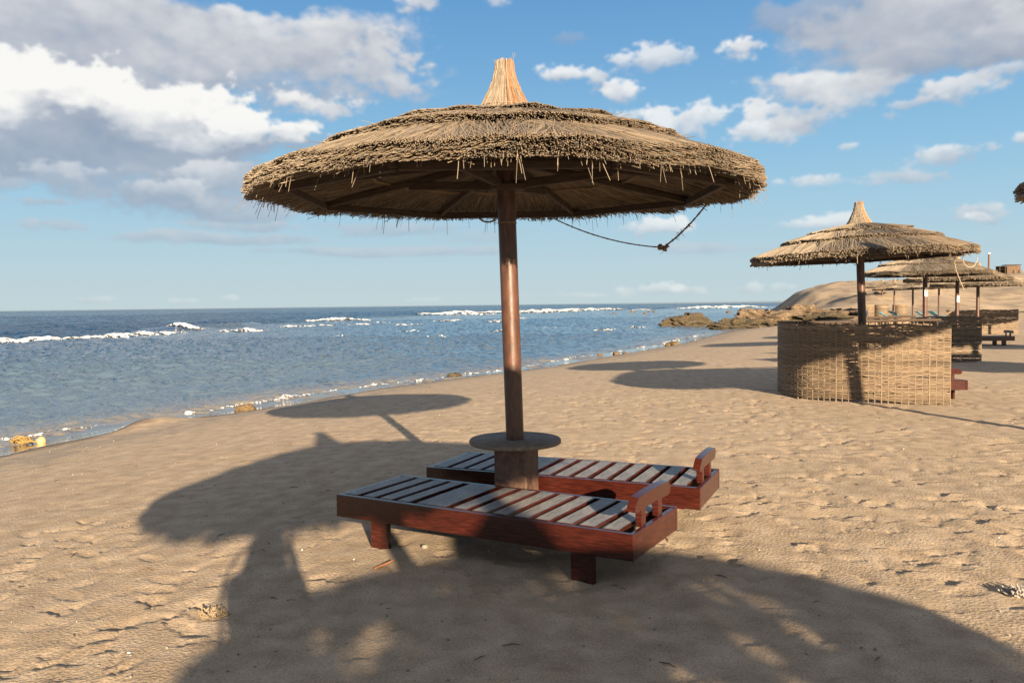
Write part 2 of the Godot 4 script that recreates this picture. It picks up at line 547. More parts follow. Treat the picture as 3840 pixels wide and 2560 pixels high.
func make_materials():
	# sand: grains of several tones over soft patches
	var S := 512
	var coarse := seamless(3, 0.012, 4, S)
	var fine := seamless(4, 0.22, 2, S)
	var rr := RandomNumberGenerator.new()
	rr.seed = 5
	var sand_im := noise_tex(S, func(x, y):
		var c: float = coarse[y * S + x] / 255.0 - 0.5
		var g: float = fine[y * S + x] / 255.0 - 0.5
		var k := rr.randf()
		var t := 0.86 + c * 0.20 + g * 0.22 + (k - 0.5) * 0.14
		if k > 0.990: t *= 0.5
		elif k < 0.004: t *= 1.22
		return Vector3(t, t * (0.985 + c * 0.03), t * (0.96 + c * 0.08)))
	var sand := mat("sand", srgb(0.382, 0.299, 0.213), 0.95)
	sand.albedo_texture = tex(sand_im)
	sand.uv1_triplanar = true
	sand.uv1_world_triplanar = true
	sand.uv1_scale = Vector3(0.55, 0.55, 0.55)
	sand.vertex_color_use_as_albedo = true
	sand.normal_enabled = true
	sand.normal_texture = bump_from(seamless(8, 0.12, 4, S), S, 5.0)
	sand.normal_scale = 0.3
	# water
	var wn := seamless(21, 0.02, 5, 1024)
	for k in 3:
		var w := mat(["water", "swash", "deep_water"][k], [Color(1, 1, 1), Color(0.36, 0.33, 0.29, 0.72), Color(1, 1, 1)][k], [0.08, 0.05, 0.15][k])
		w.specular_mode = BaseMaterial3D.SPECULAR_SCHLICK_GGX
		w.metallic_specular = [0.5, 0.5, 0.3][k]
		w.uv1_triplanar = true
		w.uv1_world_triplanar = true
		w.uv1_scale = Vector3(0.16, 0.16, 0.16)
		w.normal_enabled = true
		w.normal_texture = bump_from(wn, 1024, 14.0)
		w.normal_scale = [0.35, 0.05, 1.7][k]
		if k != 1: w.vertex_color_use_as_albedo = true
		else: w.transparency = BaseMaterial3D.TRANSPARENCY_ALPHA
	mat("foam", srgb(0.52, 0.52, 0.51), 0.9)
	# painted and varnished wood: grain runs along each board's own x
	var grain := seamless(31, 0.03, 4, 256)
	var specks := seamless(33, 0.015, 5, 256)
	var wood_im := noise_tex(256, func(x, y):
		var g: float = grain[y * 256 + x] / 255.0
		var s: float = specks[y * 256 + x] / 255.0
		var t := 0.74 + 0.30 * (g - 0.5) + 0.16 * (s - 0.5)
		var dust := smoothstep(0.70, 0.90, s) * 0.22
		return Vector3(t + dust, t + dust * 1.15, t + dust * 1.25))
	var wt := tex(wood_im)
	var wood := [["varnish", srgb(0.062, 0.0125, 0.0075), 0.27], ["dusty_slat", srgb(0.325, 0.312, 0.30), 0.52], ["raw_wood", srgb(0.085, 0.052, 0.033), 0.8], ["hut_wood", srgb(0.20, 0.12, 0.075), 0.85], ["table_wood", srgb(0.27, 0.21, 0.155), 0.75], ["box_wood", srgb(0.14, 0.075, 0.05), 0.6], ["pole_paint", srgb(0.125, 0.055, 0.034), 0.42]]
	for w in wood:
		var m := mat(w[0], w[1] * 1.0, w[2])
		m.albedo_texture = wt
		m.uv1_triplanar = true
		m.uv1_scale = Vector3(0.9, 7.0, 7.0) if w[0] != "pole_paint" else Vector3(3.0, 0.8, 3.0)
		if w[0] == "table_wood" or w[0] == "box_wood": m.uv1_scale = Vector3(2.0, 2.0, 2.0)
		m.normal_enabled = true
		m.normal_texture = bump_from(grain, 256, 3.0)
		m.normal_scale = 0.15
	M["straw"] = null
	var straw := mat("straw", Color(1, 1, 1), 0.75)
	straw.vertex_color_use_as_albedo = true
	mat("thatch_core", srgb(0.285, 0.215, 0.142), 0.95)
	mat("rope", srgb(0.20, 0.135, 0.075), 0.95)
	mat("pale_rope", srgb(0.34, 0.28, 0.20), 0.95)
	var wick := mat("wicker", Color(1, 1, 1), 0.75)
	wick.vertex_color_use_as_albedo = true
	mat("stake", srgb(0.155, 0.111, 0.07), 0.85)
	var rk := seamless(41, 0.02, 5, 512)
	var rock_im := noise_tex(512, func(x, y):
		var s: float = rk[y * 512 + x] / 255.0
		var f: float = fine[y * 512 + x] / 255.0 - 0.5
		var t := 0.45 + 0.75 * s + f * 0.25
		return Vector3(t, t * 0.97, t * 0.93))
	var rt := tex(rock_im)
	for w in [["rock_dark", srgb(0.080, 0.064, 0.042)], ["rock_pale", srgb(0.175, 0.135, 0.092)], ["stone_yellow", srgb(0.17, 0.118, 0.058)]]:
		var m := mat(w[0], w[1], 0.95)
		m.albedo_texture = rt
		m.uv1_triplanar = true
		m.uv1_world_triplanar = true
		m.uv1_scale = Vector3(0.5, 0.5, 0.5) if w[0] != "stone_yellow" else Vector3(2, 2, 2)
		m.vertex_color_use_as_albedo = true
		m.normal_enabled = true
		m.normal_texture = bump_from(rk, 512, 8.0)
	mat("yellow_plastic", srgb(0.21, 0.13, 0.035), 0.75)
	mat("buoy_plastic", srgb(0.38, 0.28, 0.12), 0.55)
	mat("blue_plastic", srgb(0.02, 0.13, 0.20), 0.55)
	mat("sign_white", srgb(0.75, 0.73, 0.70), 0.6)
	mat("sign_red", srgb(0.45, 0.03, 0.02), 0.6)
	mat("sign_black", srgb(0.03, 0.025, 0.025), 0.6)
	mat("metal_grey", srgb(0.35, 0.33, 0.31), 0.5)
	mat("shell", srgb(0.52, 0.47, 0.40), 0.7)
	mat("pebble", srgb(0.16, 0.145, 0.12), 0.8)
	mat("twig", srgb(0.09, 0.06, 0.04), 0.9)
	mat("leaf", srgb(0.20, 0.085, 0.035), 0.8)
	mat("coral", srgb(0.20, 0.15, 0.095), 0.95)
	mat("grey_coral", srgb(0.22, 0.20, 0.18), 0.95)
	mat("camera_black", srgb(0.02, 0.02, 0.02), 0.4)
	var pm := mat("person", Color(1, 1, 1), 0.85)
	pm.vertex_color_use_as_albedo = true

# ---------------------------------------------------------------- ground
const WATERLINE := [[-60.0, -24.0], [-20.0, -17.0], [0.0, -11.5], [12.7, -7.85], [14.9, -7.2], [16.0, -6.45], [17.4, -5.6], [20.6, -4.15], [24.4, -1.7], [27.0, 0.35], [34.4, 4.05], [42.6, 8.35], [52.0, 12.0], [60.0, 15.6], [66.0, 18.6], [76.0, 21.5], [90.0, 26.5], [104.0, 30.5], [122.0, 35.5], [150.0, 60.0], [200.0, 120.0], [420.0, 420.0]]

func shore_x(d: float) -> float:
	for i in range(1, WATERLINE.size()):
		if d <= WATERLINE[i][0]:
			var a: Array = WATERLINE[i - 1]
			var b: Array = WATERLINE[i]
			return lerpf(a[1], b[1], clampf((d - a[0]) / (b[0] - a[0]), 0, 1))
	return 420.0

func hill_top(x: float) -> float:
	var pts := [[26.0, 0.0], [31.0, 0.75], [34.8, 1.75], [37.7, 2.8], [40.0, 3.5], [43.5, 3.85], [50.0, 3.95], [64.0, 4.4], [110.0, 5.2]]
	if x <= pts[0][0]: return 0.0
	for i in range(1, pts.size()):
		if x <= pts[i][0]:
			return lerpf(pts[i - 1][1], pts[i][1], (x - pts[i - 1][0]) / (pts[i][0] - pts[i - 1][0]))
	return 5.2

func land(x: float, d: float, sx: float) -> float:
	var t := (x - sx) * 0.9
	var h: float
	if t < 0.0:
		h = maxf(SEA + t * 0.09, SEA - 2.5)
	else:
		var s := minf(t / 10.0, 1.0)
		h = SEA - SEA * (1.0 - pow(1.0 - s, 2.2))
	if d > 55.0 and t > 0.0:
		var w := smoothstep(66.0, 110.0, d)
		h += hill_top(x) * w * smoothstep(0.0, 7.0, t)
		h += na.get_noise_2d(x * 0.09, d * 0.06) * 0.55 * smoothstep(62.0, 90.0, d) * smoothstep(0.0, 6.0, t)
		h += nc.get_noise_2d(x * 0.28, d * 0.22) * 0.30 * smoothstep(66.0, 95.0, d) * smoothstep(0.0, 5.0, t)
	if x > 14.0 and t > 8.0:
		h += 1.15 * exp(-(pow((x - 33.0) / 6.5, 2) + pow((d - 48.0) / 6.0, 2)))
		h += na.get_noise_2d(x * 0.2, d * 0.15) * 0.10 * smoothstep(14.0, 26.0, x)
	# a small heap of sand at the water's edge
	h += 0.14 * exp(-(pow((x + 6.35) / 0.55, 2) + pow((d - 14.6) / 0.75, 2)))
	return h

func ground_at(x: float, d: float) -> float:
	return land(x, d, shore_x(d))

func lines(spec: Array) -> PackedFloat32Array:
	var out := PackedFloat32Array()
	for s in spec:
		var v: float = s[0]
		var n := int(ceil((s[1] - s[0]) / s[2]))
		for i in n: out.append(lerpf(s[0], s[1], float(i) / n))
	out.append(spec[-1][1])
	return out

func build_ground():
	gx = lines([[-420.0, -60.0, 60.0], [-60.0, -14.0, 3.0], [-14.0, -6.0, 0.10], [-6.0, -3.2, 0.045], [-3.2, 4.2, 0.026], [4.2, 9.0, 0.05], [9.0, 16.0, 0.11], [16.0, 50.0, 0.45], [50.0, 120.0, 0.9], [120.0, 420.0, 50.0]])
	gd = lines([[-60.0, -8.0, 8.0], [-8.0, 2.0, 0.5], [2.0, 3.2, 0.06], [3.2, 7.5, 0.024], [7.5, 11.0, 0.036], [11.0, 17.0, 0.06], [17.0, 28.0, 0.12], [28.0, 60.0, 0.4], [60.0, 130.0, 0.7], [130.0, 420.0, 29.0]])
	var nx := gx.size()
	var ny := gd.size()
	gh.resize(nx * ny)
	var col := PackedColorArray()
	col.resize(nx * ny)
	for j in ny:
		var d := gd[j]
		var sx := shore_x(d)
		for i in nx:
			var x := gx[i]
			var h := land(x, d, sx)
			var t := (x - sx) * 0.9
			var rough := smoothstep(0.8, 4.5, t)
			if d > 2.0 and d < 62.0 and x > -14.0 and x < 50.0 and t > -1.0:
				h += nb.get_noise_2d(x * 1.1, d * 1.1) * (0.004 + 0.004 * rough)
				h += nc.get_noise_2d(x * 3.4, d * 3.4) * (0.0006 + 0.0020 * rough)
			gh[j * nx + i] = h
			# dry sand, damp sand, and a bleached grey band left by the last tide
			var p := nb.get_noise_2d(x * 0.35 + 9.0, d * 0.35)
			var q := nc.get_noise_2d(x * 1.5, d * 1.5 + 30.0)
			var c := Vector3(1.0 + p * 0.06, 1.0 + p * 0.07, 1.0 + p * 0.10)
			var band := smoothstep(1.0, 1.5, t + q * 0.7) * (1.0 - smoothstep(1.7, 2.6, t + q * 1.2))
			c = c.lerp(Vector3(0.66, 0.70, 0.80), band * 0.8)
			var wet := 1.0 - smoothstep(0.75, 1.1, t + q * 0.3)
			c = c.lerp(Vector3(0.45, 0.43, 0.42), wet)
			var blot := smoothstep(0.25, 0.6, q) * 0.10
			c *= 1.0 - blot
			if d > 60.0 and t > 0.0:
				var scrub := smoothstep(0.0, 0.35, nb.get_noise_2d(x * 0.16, d * 0.10)) * smoothstep(66.0, 84.0, d)
				c = c.lerp(Vector3(0.60, 0.60, 0.62), scrub * 0.7)
				c *= 1.0 - 0.35 * smoothstep(0.12, 0.4, nc.get_noise_2d(x * 0.9, d * 0.5))
			col[j * nx + i] = Color(c.x, c.y, c.z)
	stamp_footprints(nx, ny)
	var pos := PackedVector3Array()
	pos.resize(nx * ny)
	for j in ny:
		for i in nx:
			pos[j * nx + i] = Vector3(gx[i], gh[j * nx + i], -gd[j])
	var o := part("sand_ground", grid_mesh(nx, ny, pos, col), M.sand, self)
	o.set_meta("kind", "structure")

func stamp(cx: float, cd: float, yaw: float, ln: float, wd: float, dep: float, sharp: float):
	var nx := gx.size()
	var reach := ln * 1.7
	var i0 := gx.bsearch(cx - reach)
	var i1 := gx.bsearch(cx + reach)
	var j0 := gd.bsearch(cd - reach)
	var j1 := gd.bsearch(cd + reach)
	var cs := cos(yaw)
	var sn := sin(yaw)
	for j in range(j0, j1):
		var dd := gd[j] - cd
		for i in range(i0, i1):
			var dx := gx[i] - cx
			var u := (dx * cs + dd * sn) / ln
			var v := (-dx * sn + dd * cs) / (wd * (1.0 - 0.22 * u))
			var e := u * u + v * v
			if e > 3.4: continue
			var r := sqrt(e)
			var h := 0.0
			if r < 1.0: h = -dep * (1.0 - pow(r, sharp)) * (0.55 - 0.45 * clampf(dd / (ln * 0.8), -1.0, 1.0))
			h += absf(dep) * 0.30 * exp(-pow((r - 1.16) / 0.14, 2)) * 0.6 * (0.5 + 0.5 * u)
			gh[j * nx + i] += h

func stamp_footprints(_nx: int, _ny: int):
	var r := RandomNumberGenerator.new()
	r.seed = 404
	# tracks of people walking along and across the beach
	for k in 230:
		var x := r.randf_range(-7.0, 13.0)
		var d := 2.6 + pow(r.randf(), 1.35) * 22.0
		var yaw := r.randf_range(0, TAU)
		var dep := r.randf_range(0.006, 0.017)
		var step := r.randf_range(0.5, 0.7)
		for s in r.randi_range(2, 9):
			var side := 0.09 if s % 2 == 0 else -0.09
			var px := x + cos(yaw) * step * s - sin(yaw) * side
			var pd := d + sin(yaw) * step * s + cos(yaw) * side
			if pd < 2.2 or pd > 27.0 or px < -9.0 or px > 14.0: continue
			var t := (px - shore_x(pd)) * 0.9
			if t < 2.6 or r.randf() > smoothstep(2.4, 6.5, t): continue
			stamp(px, pd, yaw + r.randf_range(-0.15, 0.15), 0.145 * r.randf_range(0.85, 1.1), 0.055 * r.randf_range(0.9, 1.3), dep * r.randf_range(0.7, 1.2), 9.0)
	# scuffed hollows and small heaps
	for k in 2600:
		var x := r.randf_range(-6.0, 12.0)
		var d := 2.6 + pow(r.randf(), 1.3) * 18.0
		var t := (x - shore_x(d)) * 0.9
		if t < 4.0: continue
		stamp(x, d, r.randf_range(-0.6, 0.6), r.randf_range(0.04, 0.12), r.randf_range(0.02, 0.05), r.randf_range(0.002, 0.008), 4.0)

	# crumbled little scarps, with the drop on the side away from the sun
	for k in 6500:
		var x := r.randf_range(-5.0, 11.0)
		var d := 2.6 + pow(r.randf(), 1.25) * 13.0
		var t := (x - shore_x(d)) * 0.9
		if t < 5.5: continue
		var thick := na.get_noise_2d(x * 0.5, d * 0.5)
		if thick < -0.05 and r.randf() < 0.75: continue
		scarp(x, d, r.randf_range(-0.55, 0.45), 0.02 + 0.11 * pow(r.randf(), 2.0), r.randf_range(0.005, 0.019) * (1.0 + 0.55 * smoothstep(0.5, 2.5, x)), r.randf_range(-2.5, 2.5))

func scarp(cx: float, cd: float, yaw: float, ln: float, dep: float, bend: float):
	var nx := gx.size()
	var reach := ln + 0.2
	var i0 := gx.bsearch(cx - reach)
	var i1 := gx.bsearch(cx + reach)
	var j0 := gd.bsearch(cd - reach)
	var j1 := gd.bsearch(cd + reach)
	var cs := cos(yaw)
	var sn := sin(yaw)
	for j in range(j0, j1):
		var dd := gd[j] - cd
		for i in range(i0, i1):
			var dx := gx[i] - cx
			var u := dx * cs + dd * sn
			var w := 1.0 - u * u / (ln * ln)
			if w <= 0.0: continue
			var v := -dx * sn + dd * cs - bend * u * u + na.get_noise_2d(u * 14.0 + cx, cd) * 0.012
			if v > 0.0: gh[j * nx + i] -= dep * w * exp(-v / 0.13)
			else: gh[j * nx + i] += dep * 0.45 * w * exp(v / 0.10)

# ---------------------------------------------------------------- sea
const REEF := [[-60.0, -48.0], [20.0, -40.0], [57.0, -35.0], [83.0, -32.0], [130.0, -27.0], [180.0, -14.0], [215.0, -3.0], [268.0, 31.0], [320.0, 71.0], [400.0, 160.0]]

func reef_x(d: float) -> float:
	for i in range(1, REEF.size()):
		if d <= REEF[i][0]:
			return lerpf(REEF[i - 1][1], REEF[i][1], clampf((d - REEF[i - 1][0]) / (REEF[i][0] - REEF[i - 1][0]), 0, 1))
	return 1e5

func wave(x: float, d: float, t: float, out: float) -> float:
	# crests lie roughly along the shore, which runs to the upper right
	var a := x * 0.42 + d * 0.91
	var b := x * 0.91 - d * 0.42
	var amp := 0.35 + 0.65 * smoothstep(0.0, 12.0, t)
	var h := nb.get_noise_2d(b * 0.55, a * 0.20) * 0.12 * amp
	h += (0.35 - absf(na.get_noise_2d(b * 0.95 + 70.0, a * 0.5))) * 0.12 * amp
	h += (0.3 - absf(na.get_noise_2d(x * 0.55 + d * 0.12 + 20.0, d * 1.3 - x * 0.25))) * 0.15 * amp
	h += na.get_noise_2d(x * 1.7 + 7.0, d * 4.2 - x * 0.8) * 0.027
	h += na.get_noise_2d(b * 0.16, a * 0.05 + 50.0) * 0.07 * amp
	if out > 0.0:
		h += nb.get_noise_2d(b * 0.17, a * 0.07 + 3.0) * 0.42 * smoothstep(0.0, 10.0, out)
	# swell that steepens on the reef
	if d < 140.0 and absf(out) < 6.0:
		h += 0.5 * exp(-pow((out - 1.2) / 1.1, 2)) * smoothstep(-0.1, 0.4, na.get_noise_2d(a * 0.05, 12.0))
	# the little wave that turns over at the edge
	var c := -t + 1.1 + nb.get_noise_2d(x * 0.6, d * 0.6) * 0.9
	h += 0.055 * exp(-c * c * (5.0 if c > 0 else 12.0)) * smoothstep(-0.35, 0.1, na.get_noise_2d(x * 0.25, d * 0.25))
	return h

func build_sea():
	var sxs := lines([[-9000.0, -1200.0, 900.0], [-1200.0, -160.0, 26.0], [-160.0, -50.0, 1.1], [-50.0, -24.0, 0.26], [-24.0, -14.0, 0.11], [-14.0, 2.0, 0.062], [2.0, 16.0, 0.12], [16.0, 40.0, 0.6], [40.0, 200.0, 4.0], [200.0, 1500.0, 100.0], [1500.0, 9000.0, 900.0]])
	var sds := lines([[-60.0, 7.0, 5.0], [7.0, 22.0, 0.062], [22.0, 34.0, 0.09], [34.0, 60.0, 0.22], [60.0, 130.0, 0.6], [130.0, 340.0, 2.2], [340.0, 1200.0, 28.0], [1200.0, 9000.0, 700.0]])
	var nx := sxs.size()
	var ny := sds.size()
	var pos := PackedVector3Array()
	var col := PackedColorArray()
	var keep := PackedByteArray()
	pos.resize(nx * ny)
	col.resize(nx * ny)
	keep.resize(nx * ny)
	var deep := Vector3(0.010, 0.036, 0.088)
	var shoal := Vector3(0.060, 0.092, 0.128)
	for j in ny:
		var d := sds[j]
		var sx := shore_x(d)
		var rx := reef_x(d)
		for i in nx:
			var x := sxs[i]
			var t := (sx - x) * 0.9
			if t < -6.0:
				pos[j * nx + i] = Vector3(x, SEA - 0.3, -d)
				col[j * nx + i] = Color(0.05, 0.08, 0.1)
				continue
			keep[j * nx + i] = 1
			var out := (rx - x) * (0.75 if d > 120.0 else 0.95)
			var h := SEA
			if x > -900.0 and d < 1200.0: h += wave(x, d, t, out)
			elif x > -2000.0 and d < 2000.0: h += na.get_noise_2d(x * 0.03, d * 0.03) * 0.3
			pos[j * nx + i] = Vector3(x, h, -d)
			var n := na.get_noise_2d(x * 0.05, d * 0.02)
			var c := shoal.lerp(deep, smoothstep(-3.0, 5.0, out + n * 8.0))
			var mid := smoothstep(6.0, 30.0, t) * 0.55
			if out < 0.0: c = c.lerp(Vector3(0.030, 0.066, 0.112), mid)
			# sand shows through where the water is shallow
			c = c.lerp(Vector3(0.16, 0.135, 0.10), (1.0 - smoothstep(0.2, 3.5, t)) * 0.8)
			col[j * nx + i] = Color(c.x, c.y, c.z)
	# beyond the reef the sea is deep and rough, inside it is shallow and calmer
	var outer := PackedByteArray()
	outer.resize(nx * ny)
	for j in ny:
		var rx := reef_x(sds[j])
		for i in nx:
			var k := j * nx + i
			if keep[k] and sxs[i] < rx - 2.0 + 5.0 * na.get_noise_2d(sxs[i] * 0.05, sds[j] * 0.05):
				outer[k] = 1
				keep[k] = 0
	var sea := part("sea", grid_mesh(nx, ny, pos, col, outer), M.deep_water, self)
	sea.set_meta("kind", "structure")
	part("lagoon", grid_mesh(nx, ny, pos, col, keep), M.water, sea)
	build_foam(sea)

func foam_patch(sea: Node, line: Array, width: float, height: float, cell: float, thr: float, sd: float, lift := 0.0):
	# ragged ridge of broken water along a line of (x, d) points
	var pts := []
	for i in range(line.size() - 1):
		var a := Vector2(line[i][0], line[i][1])
		var b := Vector2(line[i + 1][0], line[i + 1][1])
		var n := maxi(int(a.distance_to(b) / cell), 1)
		for k in n: pts.append(a.lerp(b, float(k) / n))
	pts.append(Vector2(line[-1][0], line[-1][1]))
	var nu := pts.size()
	var nv := maxi(int(width / (cell * 0.7)), 5)
	var pos := PackedVector3Array()
	var keep := PackedByteArray()
	pos.resize(nu * nv)
	keep.resize(nu * nv)
	for j in nv:
		for i in nu:
			var dir: Vector2 = (pts[mini(i + 1, nu - 1)] - pts[maxi(i - 1, 0)]).normalized()
			var nor := Vector2(-dir.y, dir.x)
			var s := (float(j) / (nv - 1) - 0.5)
			var end := minf(1.0, minf(i, nu - 1 - i) * cell / (width * 1.2))
			var q: Vector2 = pts[i] + nor * (s * width + nb.get_noise_2d(pts[i].x * 0.35 / width + sd, pts[i].y * 0.35 / width) * width * 0.7)
			var n := nc.get_noise_2d(q.x * 1.6 / width + sd, q.y * 1.6 / width)
			var n2 := nc.get_noise_2d(q.x * 5.0 / width, q.y * 5.0 / width + sd)
			var f := (1.0 - pow(absf(s) * 2.0, 2.0)) * 0.62 + n * 0.8 + n2 * 0.75
			f *= 0.35 + 0.65 * end
			var t := (shore_x(q.y) - q.x) * 0.9
			var base := SEA + wave(q.x, q.y, t, (reef_x(q.y) - q.x) * 0.9)
			var gr := ground_at(q.x, q.y)
			base = maxf(base, gr + 0.008)
			var y := base + lift + (1.0 - pow(absf(s) * 2.0, 2.0)) * end * height * (0.45 + 0.4 * n + 0.12 * n2)
			pos[j * nu + i] = Vector3(q.x, y, -q.y)
			if f > thr: keep[j * nu + i] = 1
	var o := part("foam", grid_mesh(nu, nv, pos, PackedColorArray(), keep), M.foam, sea)
	stuff(o)

func build_foam(sea: Node):
	# breakers on the reef
	foam_patch(sea, [[-47.0, 56.0], [-35.5, 58.0], [-31.0, 66.0], [-31.0, 74.0]], 2.6, 0.32, 0.09, 0.36, 1.0, 0.02)
	foam_patch(sea, [[-48.0, 52.0], [-36.0, 54.0], [-32.5, 60.0]], 1.3, 0.10, 0.08, 0.46, 2.0, 0.02)
	foam_patch(sea, [[-35.5, 82.5], [-31.0, 84.0]], 2.6, 0.35, 0.10, 0.25, 3.0, 0.1)
	foam_patch(sea, [[-27.5, 78.0], [-23.0, 79.5]], 1.6, 0.3, 0.2, 0.25, 4.0, 0.02)
	foam_patch(sea, [[-26.0, 92.0], [-22.5, 94.0]], 2.0, 0.3, 0.2, 0.25, 4.5, 0.02)
	foam_patch(sea, [[-31.5, 126.0], [-22.0, 129.0]], 3.4, 0.7, 0.14, 0.25, 5.0, 0.1)
	foam_patch(sea, [[-23.0, 198.0], [-12.0, 206.0], [0.0, 213.0], [9.0, 222.0], [20.0, 240.0]], 6.0, 1.0, 0.4, 0.28, 6.0, 0.15)
	foam_patch(sea, [[-14.0, 190.0], [-4.0, 196.0]], 4.0, 0.45, 0.35, 0.3, 6.6, 0.05)
	foam_patch(sea, [[2.0, 232.0], [14.0, 252.0], [29.0, 268.0], [38.0, 276.0]], 5.0, 1.0, 0.4, 0.33, 7.0, 0.15)
	foam_patch(sea, [[38.0, 262.0], [47.0, 268.0]], 4.0, 0.45, 0.4, 0.33, 7.4, 0.05)
	foam_patch(sea, [[58.0, 285.0], [78.0, 300.0], [95.0, 310.0]], 7.0, 1.3, 0.5, 0.22, 8.0, 0.2)
	for k in 9:
		var x := -24.0 + k * 3.1 + 2.0 * sin(k * 2.3)
		var d := 96.0 + 11.0 * sin(k * 1.7) + k * 3.0
		foam_patch(sea, [[x, d], [x + 3.4, d + 1.5]], 1.6, 0.22, 0.2, 0.30, 20.0 + k, 0.02)
	for k in 8:
		var x := -14.0 + k * 4.0
		var d := 60.0 + 9.0 * sin(k * 2.1) + k * 2.2
		if x > shore_x(d) - 3.0: continue
		foam_patch(sea, [[x, d], [x + 2.2, d + 1.4]], 0.8, 0.12, 0.12, 0.42, 40.0 + k, 0.01)
	# the edge of the swash
	var line := []
	var thin := []
	for k in 60:
		var d := 11.5 + k * 0.75
		var w := nb.get_noise_2d(d * 0.35, 3.0)
		line.append([shore_x(d) - 0.75 + w * 0.55, d])
		thin.append([shore_x(d) + 0.75 + nb.get_noise_2d(d * 0.5, 9.0) * 0.35, d])
	foam_patch(sea, line, 0.34, 0.02, 0.02, 0.70, 50.0, 0.003)
	foam_patch(sea, thin, 0.07, 0.006, 0.014, 0.42, 51.0, 0.003)
	# the film of water that slides up the sand
	var pos := PackedVector3Array()
	var keep := PackedByteArray()
	var nu := 14
	var nv := 420
	for j in nv:
		var d := 11.0 + j * 0.11
		for i in nu:
			var s := float(i) / (nu - 1)
			var edge := 0.75 + nb.get_noise_2d(d * 0.5, 9.0) * 0.35
			var x := shore_x(d) - 0.7 + s * (0.7 + edge)
			pos.append(Vector3(x, maxf(ground_at(x, d), SEA) + 0.012 * (1.0 - s) + 0.008, -d))
			keep.append(1)
	part("swash_film", grid_mesh(nu, nv, pos, PackedColorArray(), keep), M.swash, sea)

# ---------------------------------------------------------------- thatched umbrella
const RIM := 1.765
const EAVE := 2.42

func cone_y(r: float) -> float:
	if r > 0.83: return EAVE + (RIM - r) * 0.17
	return EAVE + 0.97 * 0.17 + (0.83 - r) * 0.14

func straw_color(pale: float) -> Color:
	var k := rng.randf()
	var c: Vector3
	if k < 0.28: c = Vector3(0.285, 0.215, 0.142)
	elif k < 0.56: c = Vector3(0.205, 0.148, 0.092)
	elif k < 0.80: c = Vector3(0.125, 0.083, 0.050)
	else: c = Vector3(0.20, 0.178, 0.15)
	c = c.lerp(Vector3(0.36, 0.302, 0.225), pale)
	c *= rng.randf_range(0.40, 0.80)
	return Color(c.x, c.y, c.z)

var straw_mesh: ArrayMesh

func straw_shape() -> ArrayMesh:
	if straw_mesh: return straw_mesh
	var st := begin()
	# rings stay level, so that a long thin copy keeps its ends cut square
	var ring := func(k: int, a: int) -> Vector3:
		var r: float = [1.0, 1.0, 0.85][k]
		return Vector3(cos(TAU * a / 5.0) * r + [0.0, 0.9, 0.0][k], [0.0, 0.5, 1.0][k], sin(TAU * a / 5.0) * r)
	for k in 2:
		for a in 5:
			var o := Vector3(cos(TAU * (a + 0.5) / 5.0), 0, sin(TAU * (a + 0.5) / 5.0))
			quad(st, ring.call(k, a), ring.call(k, a + 1), ring.call(k + 1, a + 1), ring.call(k + 1, a), o)
	for a in range(1, 4): tri(st, ring.call(2, 0), ring.call(2, a), ring.call(2, a + 1), Vector3.UP)
	straw_mesh = st.commit()
	return straw_mesh

func straws(called: String, list: Array, parent: Node) -> MultiMeshInstance3D:
	# list of [root, tip, radius, colour]
	var mm := MultiMesh.new()
	mm.transform_format = MultiMesh.TRANSFORM_3D
	mm.use_colors = true
	mm.mesh = straw_shape()
	mm.instance_count = list.size()
	for i in list.size():
		var s: Array = list[i]
		var y: Vector3 = s[1] - s[0]
		var x := y.cross(Vector3(0.31, 0.2, 0.93)).normalized()
		x = x.rotated(y.normalized(), rng.randf() * TAU)
		var z := x.cross(y).normalized()
		mm.set_instance_transform(i, Transform3D(Basis(x * s[2], y, z * s[2]), s[0]))
		mm.set_instance_color(i, s[3])
	var o := MultiMeshInstance3D.new()
	o.name = called
	o.multimesh = mm
	o.material_override = M.straw
	parent.add_child(o, true)
	stuff(o)
	return o

func lathe(prof: Array, sides: int) -> ArrayMesh:
	# prof of [radius, y], smooth, closed if first equals last
	var st := begin()
	st.set_smooth_group(0)
	for i in range(prof.size() - 1):
		for k in sides:
			var a := TAU * k / sides
			var b := TAU * (k + 1) / sides
			var p := [Vector3(cos(a) * prof[i][0], prof[i][1], sin(a) * prof[i][0]), Vector3(cos(b) * prof[i][0], prof[i][1], sin(b) * prof[i][0]), Vector3(cos(b) * prof[i + 1][0], prof[i + 1][1], sin(b) * prof[i + 1][0]), Vector3(cos(a) * prof[i + 1][0], prof[i + 1][1], sin(a) * prof[i + 1][0])]
			for m in [0, 1, 2, 0, 2, 3]: st.add_vertex(p[m])
	st.generate_normals()
	return st.commit()

func flip_lathe(prof: Array, sides: int) -> ArrayMesh:
	var q := prof.duplicate()
	q.reverse()
	return lathe(q, sides)

